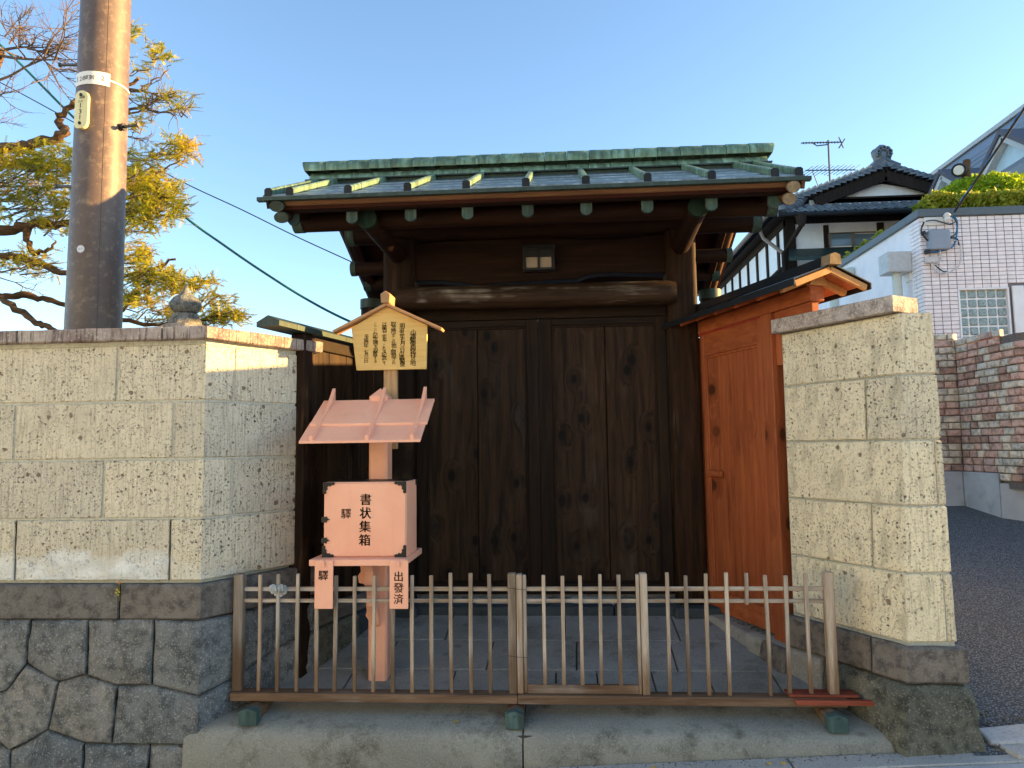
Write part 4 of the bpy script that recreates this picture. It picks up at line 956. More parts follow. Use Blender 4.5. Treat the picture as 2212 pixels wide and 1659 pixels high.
# shelf, tags, brackets
SY0 = 3.60
s_l, s_r = ay(667, 1222, SY0).x, ay(868, 1222, SY0).x; SZ = ay(760, 1209, SY0).z
mk('shelf', box(s_l, s_r+.02, SY0, 4.02, SZ-.032, SZ), T['salmon'], mb, bevel=.003)
for (sx0, sx1, sy1, txt, col) in ((1258, 1331, 2436, '驛', 1293), (1558, 1632, 2436, '出發済', 1594)):
    ty = SY0-.012; a = ay(*S(sx0, 2330), ty); b = ay(*S(sx1, 2330), ty); zb_ = ay(*S((sx0+sx1)/2, sy1), ty).z
    tg = mk('tag', box(a.x, b.x, ty, ty+.011, zb_, SZ-.003), T['salmon'], mb, bevel=.002)
    mk('peg', box((a.x+b.x)/2-.006, (a.x+b.x)/2+.006, ty-.012, ty, SZ-.034, SZ-.004), T['salmon'], tg, bevel=.002)
    Lt = []
    for i, ch_ in enumerate(txt):
        x, z = sw(col, (2302 if len(txt) == 1 else 2306)+i*45, ty-.0015); Lt.append((ch_, x, z, .053))
    mk('lettering', write(Lt, bp(ty-.0015), .014), T['ink'], tg, recalc=False)
def scroll(y_out, z_top, z_bot, n=3):
    pts = [(3.972, z_top), (3.972-y_out, z_top)]
    k = 18
    for i in range(k+1):
        t = i/k; pts.append((3.972-y_out*(1-t)**.8*(1-.22*abs(math.sin(t*math.pi*n)))-.004, z_top-(z_top-z_bot)*t-.001))
    pts.append((3.972, z_bot)); return pts
mk('bracket', prism([(-1.09+.024, y, z) for y, z in scroll(.22, SZ-.033, SZ-.42)], (.045, 0, 0)), T['salmon'], mb)
mk('bracket', prism([(PX0-.002-z_*0, 3.99, z) for z_, z in ((0, 0),)]+[], (0, 0, 0)) if False else xz([(PX0, SZ-.033), (PX0-.075, SZ-.033), (PX0-.078, SZ-.08), (PX0-.052, SZ-.10), (PX0-.050, SZ-.13), (PX0-.066, SZ-.15), (PX0-.060, SZ-.19), (PX0-.018, SZ-.20), (PX0-.014, SZ-.29), (PX0-.02, SZ-.31), (PX0-.014, SZ-.345), (PX0-.022, SZ-.37), (PX0, SZ-.40)], 4.0, 4.04), T['salmon'], mb, bevel=.002)
# roof of the letter box: two lapped boards and three curved ribs
RY0, RY1 = 3.63, 3.975
def rp(u, v, y): return ay(u, v, y)
rl0, rr0, rz0 = rp(645, 958, RY0).x, rp(908, 957, RY0).x, rp(780, 957, RY0).z
rz1 = rp(800, 876, RY1).z
def rboard(y0, y1, x0, x1, off, th=.014):
    z = lambda y: rz0+(rz1-rz0)*(y-RY0)/(RY1-RY0)+off
    return [V((x, y, z(y)+d)) for d in (0, th) for x, y in ((x0, y0), (x1, y0), (x1, y1), (x0, y1))], list(BF)
ym = RY0+(RY1-RY0)*.40
mk('roof_board', rboard(RY0, ym+.03, rl0, rr0, 0), T['salmon'], mb, bevel=.002)
mk('roof_board', rboard(ym-.012, RY1+.01, rl0+.012, rr0+.012, .0142), T['salmon'], mb, bevel=.002)
for x, z_add in ((rl0+.055, .03), ((rl0+rr0)/2+.03, .02), (rr0-.055, .035)):
    pts = []; n = 10
    f = lambda y: rz0+(rz1-rz0)*(y-RY0)/(RY1-RY0)
    ye = RY1+.03
    lo = [(RY0+(ye-RY0)*i/n, f(RY0+(ye-RY0)*i/n)+.012) for i in range(n+1)]
    hi = [(y, z+.020+.045*abs(2*(i/n)-.9)**2*(1 if i > 3 else .25)) for i, (y, z) in enumerate(lo)]
    mk('roof_rib', prism([(x, y, z) for y, z in lo+hi[::-1]], (.019, 0, 0)), T['salmon'], mb, bevel=.0015)
mk('roof_bearer', box(PX1+.001, PX1+.03, 4.03, 4.06, 1.66, 1.77), T['salmon'], mb, bevel=.002)
# ------------------------------------------------------------------ wooden notice board behind it
sg = empty('notice_board', (-.985, 4.11, 1.5), 'yellow wooden notice board with a small gable roof and brush written text on a post', 'sign')
YS = 4.075
mk('post', box(ay(829, 850, 4.10).x, ay(858, 850, 4.09).x-.004, 4.095, 4.135, 1.50, 2.30), T['signpost'], sg, bevel=.003)
q = [ay(u, v, YS) for u, v in ((770, 800), (921, 797), (923, 702), (835, 662), (759, 708))]
bd = mk('board', prism([(p.x, YS, p.z) for p in q], (0, .018, 0)), T['sign'], sg, bevel=.002)
pk = ay(837, 660, YS); el, er = ay(723, 720, YS), ay(956, 714, YS)
for e in (el, er):
    A = V((pk.x, YS+.01, pk.z+.002)); B = V((e.x, YS+.01, e.z+.004)); mk('roof_board', bar(A, B, .095, .016), T['signroof'], sg, bevel=.002)
rt_ = ay(833, 637, YS-.05)
mk('ridge_block', prism([(pk.x-.025, YS-.055, pk.z+.006), (pk.x+.025, YS-.055, pk.z+.006), (pk.x+.029, YS-.055, pk.z+.060), (pk.x, YS-.055, pk.z+.078), (pk.x-.029, YS-.055, pk.z+.060)], (0, .13, 0)), T['signroof'], sg, bevel=.003)
cols = [('小諸郵便局発祥の地', 1430, 612, 1190, 26), ('明治五年七月一日小諸郵便', 1225, 490, 1215, 23), ('取次所がこの地に開設され', 1065, 460, 1190, 23), ('以来百二十年　これを記念して', 888, 465, 1205, 22), ('ここに記念碑を設置する', 722, 460, 1160, 22), ('平成四年　七月一日', 545, 695, 1150, 20)]
for txt, cx_, y0, y1, px in cols:
    n = len(txt); Lt = []
    for i, ch_ in enumerate(txt):
        if ch_ == '　': continue
        yy = y0+(y1-y0)*i/(n-1); x, z = sw(1350+(cx_+rnd.uniform(-8, 8))/4.74, 1200+yy/4.74, YS)
        k = .72 if ch_ in 'のがにされこれをしてここるす一' else 1.0
        Lt.append((ch_, x, z, (px/4096*2212)/FPX*4.05*1.02*k))
    mk('lettering', write(Lt, bp(YS-.0015), .010), T['ink'], bd, recalc=False)
# ------------------------------------------------------------------ utility pole behind the wall
PC = V((-3.235, 4.68, 0)); tp_ = 1/75
def prad(z): return .1785-(z-2.0)*tp_/2
up = empty('utility_pole', (PC.x, PC.y, .2), 'tall brown mottled utility pole behind the stone wall', 'pole')
mk('shaft', tube([(PC.x, PC.y, z) for z in (.15, 2, 4, 6, 9)], [prad(z) for z in (.15, 2, 4, 6, 9)], 48), T['pole'], up, smooth=40)
def pw(ang, z, d=0): r = prad(z)+d; return V((PC.x+math.sin(ang)*r, PC.y-math.cos(ang)*r, z))       # ang 0 faces -Y, + to the right
def pz(v, u=205):
    p = ay(u, v, PC.y-.18); return p.z
cam_a = math.atan2(-PC.x, PC.y)        # angle facing the camera
def plate(a0, a1, z0, z1, d0, d1, n=14, rnd_=0):
    pts = []
    vs, fs = [], []
    for i in range(n+1):
        a = a0+(a1-a0)*i/n; e = 0
        if rnd_:
            w_ = (a1-a0)/2*prad(z0); x_ = abs((i/n-.5)*2*w_); r_ = rnd_*w_
            if x_ > w_-r_: e = r_-math.sqrt(max(0, r_*r_-(x_-w_+r_)**2))
        vs += [pw(a, z0+e, d1), pw(a, z1-e, d1), pw(a, z0+e, d0), pw(a, z1-e, d0)]
    for i in range(n):
        k = i*4; fs += [(k, k+4, k+5, k+1), (k+1, k+5, k+7, k+3), (k+2, k+6, k+4, k)]
    fs += [(0, 1, 3, 2), (n*4, n*4+2, n*4+3, n*4+1)]
    return vs, fs
mk('seam', join(*[bar(pw(cam_a+.10, z, .0005), pw(cam_a+.10, z+.5, .0005), .0025, .002, (0, 1, 0)) for z in [.5*k for k in range(3, 17)]]), T['twig'], up)
# white band
zb0, zb1 = pz(178), pz(150)
bnd = mk('name_band', plate(cam_a-1.35, cam_a+.25, zb0, zb1, .001, .004, 24), T['white'], up, smooth=40)
def pm(x, z): return pw(x/prad(3.9), z, .0052)
zc = (zb0+zb1)/2
def pa(du): return (cam_a+math.asin(clamp(du, -.98, .98)))*prad(3.9)
mk('lettering', write([('2', pa(-.80), zc-.004, .046), ('本', pa(-.68), zc-.003, .040), ('町', pa(-.535), zc-.001, .038), ('幹', pa(-.395), zc, .036), ('2', pa(-.01), zc+.002, .050)], pm, .0), T['ink'], bnd, recalc=False, kind='stuff')
mk('lettering', write([('0', pa(-.915), zc+.012, .030), ('日', pa(-.915), zc-.010, .026)], pm, .0), T['ink'], bnd, recalc=False, kind='stuff')
mk('strap', plate(cam_a+.25, cam_a+1.6, zc-.006, zc+.006, .001, .004, 20), T['white'], up, smooth=40)
# cream number plate
z0, z1 = pz(277), pz(196); a0, a1 = cam_a+math.asin(-.84), cam_a+math.asin(-.44)
pln = mk('number_plate', plate(a0, a1, z0, z1, .001, .028, 14, .9), T['cream'], up, smooth=40)
am = (a0+a1)/2; pm2 = lambda x, z: pw(am+x/prad(3.6), z, .0292); zm = (z0+z1)/2; hh = (z1-z0)
mk('lettering', write([('1', 0, zm+.10*hh, .048), ('3', 0, zm-.06*hh, .048), ('1', 0, zm-.21*hh, .048), ('12ホ', 0, zm+.215*hh, .020), ('21', -.004, zm-.33*hh, .020)], pm2, .01), T['ink'], pln, recalc=False, kind='stuff')
em = []
for k in range(5):
    em.append(([pm2(-.016+k*.007+math.cos(t)*r*.7, zm+.325*hh+math.sin(t)*r*.8) for t in [-.9+.3*j for j in range(7)] for r in (.014, .019)], [(2*j, 2*j+1, 2*j+3, 2*j+2) for j in range(6)]))
mk('emblem', join(*em), T['ink'], pln, kind='stuff')
for z in (z0+.035, z1-.03): mk('rivet', tube([pw(am, z, .026), pw(am, z, .033)], .011, 10), T['iron'], pln)
ps = pw(cam_a+math.asin(-.53), pz(536)); 
a_s = cam_a+math.asin(-.54); zs0 = pz(536); stk = [pw(a_s+math.cos(t)*.026/prad(2.8), zs0+math.sin(t)*.026, .0025) for t in [k*math.pi/10 for k in range(20)]]
sk_ = mk('sticker', (stk, [tuple(range(20))]), T['paper'], up, recalc=False)
mk('lettering', write([('16-12', 0, zs0, .014)], lambda x, z: pw(a_s+x/prad(2.8), z, .004), .0), T['ink'], sk_, recalc=False)
# step bolts
for u, v, du, ln in ((268, 252, .72, .17), (150, 124, -1.0, .15), (135, 392, -1.0, .13)):
    z = pz(v, u); a = cam_a+math.asin(clamp(du, -1, 1)); p0 = pw(a, z, -.02); sd_ = 1 if du > 0 else -1
    dr_ = CR*sd_*1.0+V((0, -.25, .02)) if du > 0 else CR*sd_
    p1 = p0+dr_.normalized()*ln
    b_ = mk('step_bolt', tube([p0, p1-dr_.normalized()*.012, p1-dr_.normalized()*.011, p1], [.010, .010, .016, .016], 12), T['galv'], up, smooth=40)
    if du > 0: mk('collar', tube([p0+dr_.normalized()*.035, p0+dr_.normalized()*.05], .026, 14), T['iron'], b_, smooth=40)
# ------------------------------------------------------------------ stone lantern behind the wall corner
lq = ay(400, 700, 4.15); lx, ly = lq.x, lq.y
ln_ = empty('stone_lantern', (lx, ly, .2), 'grey stone lantern showing its onion shaped finial above the wall corner', 'lantern')
zb_ = ay(400, 701, ly).z; zk = ay(400, 679, ly).z; zt_ = ay(400, 616, ly).z; bw = .5*68*ly/1534
h_ = zt_-zk
mk('finial', lathe([(bw*.50, zk), (bw*.82, zk+h_*.10), (bw*1.0, zk+h_*.26), (bw*.97, zk+h_*.40), (bw*.78, zk+h_*.54), (bw*.42, zk+h_*.66), (bw*.22, zk+h_*.80), (bw*.13, zk+h_*.92), (bw*.10, zk+h_*1.0)], (lx, ly, 0), 28), T['found'], ln_, smooth=50)
mk('collar', lathe([(bw*1.06, zb_-.01), (bw*1.08, zb_+(zk-zb_)*.45), (bw*.88, zb_+(zk-zb_)*.55), (bw*.86, zk)], (lx, ly, 0), 8), T['found'], ln_, bevel=.004)
mk('roof', lathe([(.30, zb_-.16), (.31, zb_-.12), (.20, zb_-.05), (.13, zb_-.012), (.09, zb_)], (lx, ly, 0), 6), T['found'], ln_, bevel=.006)
mk('light_box', lathe([(.15, zb_-.44), (.15, zb_-.16)], (lx, ly, 0), 6), T['found'], ln_); mk('shaft', lathe([(.11, .3), (.10, 1.0), (.11, zb_-.45)], (lx, ly, 0), 16), T['found'], ln_, smooth=40)
mk('foot', lathe([(.25, .15), (.25, .28), (.13, .34)], (lx, ly, 0), 6), T['found'], ln_)
# ------------------------------------------------------------------ fallen leaves on the step and gutter
for i, (u, v) in enumerate(((1660, 1636), (1690, 1640), (1345, 1643), (1410, 1640), (985, 1560))):
    x = ay(u, v, 3.40).x if v > 1600 else fl(u, v).x; p = V((x, 3.40+.02*math.sin(i*3), sz(x)+.006)) if v > 1600 else fl(u, v, .005)
    a = rnd.random()*6; r = .017
    pts = [p+V((math.cos(a+t)*r*k, math.sin(a+t)*r*k, .004*math.sin(t*2)+.003)) for t, k in ((0, 1.2), (.7, .6), (1.4, 1.0), (2.2, .5), (3.0, .9), (3.9, .5), (4.6, 1.0), (5.5, .55))]
    mk('leaf', prism(pts, (0, 0, .0015)), T['dryleaf'], None, label='small dry yellow leaf lying on the paving by the step', cat='leaf', group='dry leaves by the step')

# ties round the removable panel's post, grit along the foot of the step
for z in (.47, .80):
    x0, x1 = fx(2029), fx(2106); mk('wire_tie', tube([(x0, YF-.025, z), ((x0+x1)/2, YF-.0245, z-.006), (x1, YF-.018, z-.012)], .0012, 5), T['iron'], fb)
gv, gf = [], []
for i in range(420):
    x = rnd.uniform(-1.8, 1.9); y = 3.462-abs(rnd.gauss(0, .035)); r = rnd.uniform(.0015, .0048); c = V((x, y, sz(x)+.004)); k = len(gv)
    for dx, dy, dz in ((1, 0, 0), (0, 1, 0), (-1, 0, 0), (0, -1, 0), (0, 0, .8)): gv.append(c+V((dx*r*rnd.uniform(.6, 1.8), dy*r, dz*r)))
    gf += [(k, k+1, k+4), (k+1, k+2, k+4), (k+2, k+3, k+4), (k+3, k, k+4)]
mk('grit', (gv, gf), T['bark'], label='fine dark grit and leaf crumbs along the foot of the step', kind='stuff')
gv, gf = [], []
for i in range(260):
    x = rnd.uniform(-1.6, 1.4); y = rnd.choice((rnd.uniform(3.55, 4.8), 3.85+rnd.gauss(0, .02))); r = rnd.uniform(.0015, .0045); c = V((x, y, fz(y)+.004)); k = len(gv)
    for dx, dy, dz in ((1, 0, 0), (0, 1, 0), (-1, 0, 0), (0, -1, 0), (0, 0, .8)): gv.append(c+V((dx*r*rnd.uniform(.6, 1.8), dy*r, dz*r)))
    gf += [(k, k+1, k+4), (k+1, k+2, k+4), (k+2, k+3, k+4), (k+3, k, k+4)]
mk('grit', (gv, gf), T['palestone'], label='pale grit scattered over the forecourt slabs', kind='stuff')
# ------------------------------------------------------------------ tiled building up the drive
YT = 9.0
c0 = ay(1985, 466, YT); XC = c0.x; ZTOP = ay(1985, 470, YT).z
tb = empty('tiled_building', (XC+2, YT, .8), 'pale pink tiled building with a glass block window beside the brick wall', 'building')
zlow = 1.2
wx0, wx1 = ay(2070, 640, YT).x, ay(2186, 640, YT).x; wz1, wz0 = ay(2125, 618, YT).z, ay(2125, 800, YT).z
XR = XC+4.2; DEP = 5.2
tw, th = .1005, .0505
wx0 = XC+round((wx0-XC)/tw)*tw; wx1 = wx0+max(5, round((wx1-wx0)/tw))*tw; wz1 = ZTOP-.004-round((ZTOP-.004-wz1)/th)*th
def quadbox(nm, g, m, par=tb, **k): return mk(nm, g, m, par, **k)
# masonry with the window opening
quadbox('wall', join(box(XC+.01, wx0, YT+.012, YT+.25, zlow, ZTOP), box(wx1, XR, YT+.012, YT+.25, zlow, ZTOP), box(wx0, wx1, YT+.012, YT+.25, wz1, ZTOP)), T['grout'])
sw0 = ay(1820, 590, 13).x
quadbox('side_wall', join(box(XC+.012, XC+.25, YT+.26, YT+DEP, zlow-.3, ZTOP)), T['render'])
quadbox('back_wall', box(XC+.25, XR, YT+DEP-.2, YT+DEP, zlow, ZTOP), T['render'])
quadbox('roof_slab', box(XC+.25, XR, YT+.25, YT+DEP-.2, ZTOP-.35, ZTOP-.2), T['concrete'])
quadbox('parapet_cap', join(box(XC-.03, XR, YT-.03, YT+.28, ZTOP, ZTOP+.10), box(XC-.03, XC+.28, YT+.28, YT+DEP, ZTOP, ZTOP+.10)), T['dkcap'], bevel=.006)
# tiles: pitch from the photograph
tw, th = .1005, .0505
cells = []
nz = int((ZTOP-1.9)/th)
for r in range(nz):
    z1 = ZTOP-.004-r*th; z0 = z1-th
    x = XC
    k = 0
    while x < XR-tw:
        if not (x+tw > wx0+.02 and x < wx1-.02 and z1 > wz0 and z0 < wz1-.01) and not (wx1+.02 < x+tw and x < wx1+1.02 and z0 < wz1+.02): cells.append((x+.004, x+tw-.004, z0+.003, z1-.003, 0))
        x += tw; k += 1
    for y in (YT+.012, YT+.065, YT+.165): cells.append((y, y+(.05 if y < YT+.02 else .094), z0+.003, z1-.003, 1))
proto = None; stuffg = []
front = [c for c in cells if c[4] == 0]; side = [c for c in cells if c[4] == 1]
fr = sorted(front, key=lambda c: (c[1]-c[0] < .08, c[0]+max(0, 2.6-c[2])*2))
for i, c in enumerate(front):
    pass
sel = set(id(c) for c in fr[:300])
pm_ = None
for c in front:
    if id(c) in sel:
        if pm_ is None:
            pm_ = mk('wall_tile', box(c[0], c[1], YT, YT+.012, c[2], c[3]), T['tile'], tb, bevel=.0025)
        else: copy_at(pm_, ((c[0]+c[1])/2, YT+.006, c[2]), tb)
    else: stuffg.append(box(c[0], c[1], YT, YT+.012, c[2], c[3]))
for c in side: stuffg.append(box(XC, XC+.012, c[0], c[1], c[2], c[3]))
mk('wall_tiles', join(*stuffg), T['tile'], tb, kind='stuff')
# glass block window
gw = empty('glass_block_window', ((wx0+wx1)/2, YT, wz0)); gw.parent = tb; gw.location = WL[gw.name]-WL[tb.name]
n_c = 5; cwid = (wx1-wx0-.03)/n_c; n_r = int((wz1-wz0-.02)/cwid)
mk('frame', join(box(wx0, wx1, YT-.006, YT+.20, wz1-.02, wz1), box(wx0, wx0+.02, YT-.006, YT+.20, wz0, wz1-.02), box(wx1-.02, wx1, YT-.006, YT+.20, wz0, wz1-.02)), T['whiteframe'], gw)
mk('joint', box(wx0+.015, wx1-.015, YT+.045, YT+.12, wz0, wz1-.02), T['whiteframe'], gw)
gp = None
for r in range(n_r):
    for c in range(n_c):
        x0 = wx0+.015+c*cwid; z1 = wz1-.015-r*cwid
        if gp is None: gp = mk('glass_block', box(x0+.009, x0+cwid-.009, YT+.032, YT+.1, z1-cwid+.009, z1-.009), T['gblock'], gw, bevel=.012, seg=2)
        else: copy_at(gp, (x0+cwid/2, YT+.066, z1-cwid+.009), gw)
# entrance door right of the window
mk('door_frame', box(wx1+.03, wx1+.16, YT-.03, YT+.0, zlow, wz1+.01), T['whiteframe'], tb, bevel=.004)
mk('door', box(wx1+.17, wx1+1.0, YT-.004, YT+.011, zlow, wz1+.01), T['paleglass'], tb)
# side wall details
def sp_(u, v, d=0): return ax(u, v, XC-d)
q = sp_(1945, 640, .1); q1 = sp_(1943, 555)
mk('vent_hood', box(XC-.30, XC, q.y-.15, q.y+.12, sp_(1930, 590, .2).z, sp_(1930, 545, .2).z), T['boxgrey'] if False else T['greytrim'], tb, bevel=.008)
mk('pipe', tube([(XC-.14, q.y-.02, sp_(1930, 592, .14).z), (XC-.14, q.y-.02, 1.4)], .058, 16), T['pcable'], tb, smooth=40)
mk('hatch', box(XC-.006, XC+.013, YT+.30, YT+.44, sp_(1980, 600).z, sp_(1980, 548).z), T['plaster'], tb, bevel=.003)
q = sp_(1843, 600)
mk('pipe', tube([V((XC-.3, q.y, sp_(1832, 640, .2).z-1.2)), V((XC-.3, q.y, sp_(1832, 600, .2).z)), V((XC-.22, q.y, sp_(1840, 578, .2).z)), V((XC, q.y, sp_(1850, 572, .1).z))], .07, 12), T['pcable'], tb, smooth=60)
# junction box and its cables
jb = ay(2029, 518, YT-.08)
jx = empty('junction_box', (jb.x, YT, jb.z-.15), 'grey plastic junction box with looping cables on the tiled wall', 'junction box')
w_, h2_ = .145*1.0, .125
mk('case', box(jb.x-w_*.85, jb.x+w_*.85, YT-.11, YT-.001, jb.z-h2_, jb.z+h2_), T['boxgrey'], jx, bevel=.02, seg=3)
mk('mount_plate', box(ay(1995, 480, YT).x, ay(2036, 480, YT).x, YT-.02, YT-.001, ay(2000, 488, YT).z, ay(2000, 470, YT).z), T['white'], jx, bevel=.006)
mk('terminal', box(ay(1996, 562, YT).x, ay(2026, 562, YT).x, YT-.05, YT-.001, ay(2000, 570, YT).z, ay(2000, 556, YT).z), T['wcable'], jx, bevel=.008)
mk('gland', tube([ay(1996, 462+45, YT-.05), ay(1993, 500, YT-.05)], .03, 10), T['black'], jx, smooth=40)
mk('gland', tube([ay(2002, 540, YT-.05), ay(2004, 548, YT-.05)], .035, 10), T['black'], jx, smooth=40)
def cab(pts, r, m, nm='cable', y=YT-.06, par=jx, lab=None):
    P_ = [ay(u, v, y) for u, v in pts]; out = []
    for i in range(len(P_)-1):
        a, b, c, d = P_[max(0, i-1)], P_[i], P_[i+1], P_[min(len(P_)-1, i+2)]
        for k in range(5):
            t = k/5; out.append(.5*((2*b)+(c-a)*t+(2*a-5*b+4*c-d)*t*t+(3*b-a-3*c+d)*t**3))
    out.append(P_[-1]); return mk(nm, tube(out, r, 6), T[m], par, smooth=60)
cab([(2045, 465), (2063, 470), (2068, 490), (2060, 530), (2030, 543), (2005, 545)], .010, 'blue')
cab([(2052, 462), (2066, 480), (2064, 505), (2040, 515), (2005, 515)], .008, 'teal')
cab([(2000, 478), (2020, 476), (2050, 484), (2066, 478)], .007, 'black'); cab([(1996, 480), (1990, 500), (2004, 520)], .010, 'black')
cab([(2048, 520), (2070, 522), (2076, 545), (2070, 575), (2045, 590), (2025, 588), (2012, 570)], .009, 'wcable'); cab([(2030, 540), (2032, 560), (2022, 572), (2008, 566)], .010, 'wcable')
cab([(2046, 515), (2066, 515), (2072, 530)], .009, 'black'); cab([(2012, 566), (2035, 585), (2045, 586)], .007, 'black')
# service cable arriving from the upper right
A, B = ay(2062, 458, YT-.08), ay(2262, 140, 7.6)
B = A+(B-A)*3.0
pts = [A.lerp(B, t)-V((0, 0, .10*math.sin(math.pi*t))) for t in [k/30 for k in range(31)]]
scb = empty('service_cable', A, 'black and blue overhead service cable running down to the tiled building', 'cable')
mk('sheath', tube(pts, .014, 8), T['black'], scb, smooth=60)
mk('twisted_wire', tube([p+V((math.cos(i*2.2)*.016, math.sin(i*2.2)*.014, .006)) for i, p in enumerate(pts)], .009, 6), T['blue'], scb, smooth=60)
mk('insulator', lathe([(.02, -.06), (.045, -.03), (.03, 0), (.045, .03), (.02, .06)], ay(2046, 470, YT-.1), 12), T['white'], scb, smooth=50)
# ------------------------------------------------------------------ hedge and bush on its roof
def leaf_cloud(fn, n, size, seed):
    r = random.Random(seed); vs, fs = [], []
    for i in range(n):
        c = fn(r); a = V((r.gauss(0, 1), r.gauss(0, 1), r.gauss(0, 1))).normalized(); b = a.cross(V((r.gauss(0, 1), r.gauss(0, 1), r.gauss(0, 1)))).normalized()
        s_ = size*r.uniform(.6, 1.3); k = len(vs); vs += [c-a*s_, c+b*s_*.5, c+a*s_, c-b*s_*.5]; fs.append((k, k+1, k+2, k+3))
    return vs, fs
def hedge(nm, x0, x1, y0, y1, z0, z1, n, lab, seed, par=None):
    h = empty(nm, ((x0+x1)/2, (y0+y1)/2, z0-.12), lab, 'hedge')
    def fn(r):
        while True:
            x, y, z = r.uniform(x0, x1), r.uniform(y0, y1), r.uniform(z0, z1)
            e = min(x-x0, x1-x, y-y0, y1-y, z1-z)
            top = z1-.05+.09*noise.noise(V((x*2.2, y*2.2, 3)))+.05*noise.noise(V((x*7, y*7, 1)))
            if z < top and (e < .12 or r.random() < .25) and (z > z0+.1 or r.random() < .6): return V((x, y, z))+V((0, -.04*noise.noise(V((x*4, z*4, 7))), 0))
    mk('foliage', leaf_cloud(fn, n, .038, seed), T['hedge'], h, recalc=False)
    r = random.Random(seed+5); st_ = []
    for i in range(int((x1-x0+y1-y0)*5)):
        x, y = r.uniform(x0+.06, x1-.06), r.uniform(y0+.06, y1-.06); b = V((x, y, z0-.14)); t = V((x+r.uniform(-.1, .1), y+r.uniform(-.08, .08), z0+(z1-z0)*.6))
        st_.append(tube([b, b.lerp(t, .5)+V((r.uniform(-.03, .03), 0, 0)), t], [.013, .010, .006], 5))
    for s_ in st_: mk('stem', s_, T['stem'], h)
    return h
hz = ZTOP+.10
hedge('hedge', ay(1997, 450, YT+.2).x, ay(2290, 440, YT+.2).x, YT+.12, YT+.55, hz+.02, ay(2100, 417, YT+.3).z, 5200, 'clipped yellow green hedge along the front parapet of the tiled building', 3)
hedge('hedge', XC+.0, XC+.42, YT+1.0, YT+4.0, hz+.0, ax(1925, 497, XC+.1).z+.05, 3600, 'clipped hedge along the side parapet above the pale rendered wall', 4)
bc = ay(2128, 440, YT+1.25); brx, brz = 112/1534*9.9, 62/1534*9.9
bs = empty('round_bush', (bc.x, bc.y, hz-.2), 'bright green rounded bush behind the clipped parapet hedge', 'bush')
def bf(r):
    while True:
        p = V((r.uniform(-1, 1), r.uniform(-1, 1), r.uniform(-.6, 1)))
        if p.length < 1+.08*noise.noise(p*5) and (p.length > .72 or r.random() < .2): return V((bc.x+p.x*brx, bc.y+p.y*brx*.8, bc.z+p.z*brz))
mk('foliage', leaf_cloud(bf, 8000, .036, 9), T['bush'], bs, recalc=False)
for k in range(5): mk('stem', tube([(bc.x+.05*k-.1, bc.y, hz-.25), (bc.x+.2*k-.4, bc.y, bc.z+.1)], [.02, .008], 6), T['stem'], bs)
# floodlight on a cut trunk
f0 = ay(2073, 367, YT+1.6)
fl_ = empty('floodlight', (f0.x+.15, f0.y, hz-.1), 'round black rimmed floodlight clamped to a cut trunk above the hedge', 'floodlight')
mk('trunk', tube([(f0.x+.16, f0.y+.05, hz-.2), (f0.x+.10, f0.y+.05, f0.z-.12), (f0.x+.14, f0.y+.05, f0.z+.16)], [.07, .06, .05], 10), T['bark'], fl_, smooth=60)
fd_ = (O-f0).normalized(); fd_ = (fd_+V((-.35, 0, -.1))).normalized()
mk('rim', tube([f0+fd_*-.12, f0+fd_*.0, f0+fd_*.05], [.04, .098, .10], 20), T['iron'], fl_, smooth=40)
mk('lens', tube([f0+fd_*.045, f0+fd_*.056], [.074, .066], 20), T['white'], fl_, smooth=40)
# ------------------------------------------------------------------ brick retaining wall
K0, K1, K2 = dr(2020, 1088), dr(2088, 1091), dr(2225, 1136)
kb = [(K0.x-1.2, K0.y+.05), (K1.x, K1.y), (K2.x, K2.y), (K2.x+1.2, K2.y-1.1)]
PB = Path(kb, kb, 0, 1, 1)
bw_ = empty('brick_wall', (K1.x, K1.y, K1.z), 'rough red and cream brick retaining wall on a concrete footing', 'wall')
zc0 = ay(2088, 1018, K1.y).z; bh = .0765
sK2 = PB.s[2]
cs = [(-1.0, 0), (0, sK2*.62), (sK2*.62, sK2+1.0)]
for i, (a, b) in enumerate(cs):
    zt = zc0 if i < 2 else zc0-.10
    vs = [PB.pos(s, z, .035) for s, z in ((a+.003, K1.z-.6), (b-.003, K1.z-.6), (b-.003, zt), (a+.003, zt))]; vs += [PB.pos(s, z, -.2) for s, z in ((a+.003, K1.z-.6), (b-.003, K1.z-.6), (b-.003, zt), (a+.003, zt))]
    mk('concrete_footing', (vs, list(BF)), T['concrete'], bw_, bevel=.006)
nr = 21; bl = .175
core = [PB.pos(s, z, -.012) for z in (zc0-.15, zc0+18*bh) for s in (-1.0, 0, sK2, sK2+1.0)]
mk('mortar_core', (core, [(i, i+1, i+5, i+4) for i in range(3)]), T['bed2'], bw_, recalc=False)
bn = 0; rest = []
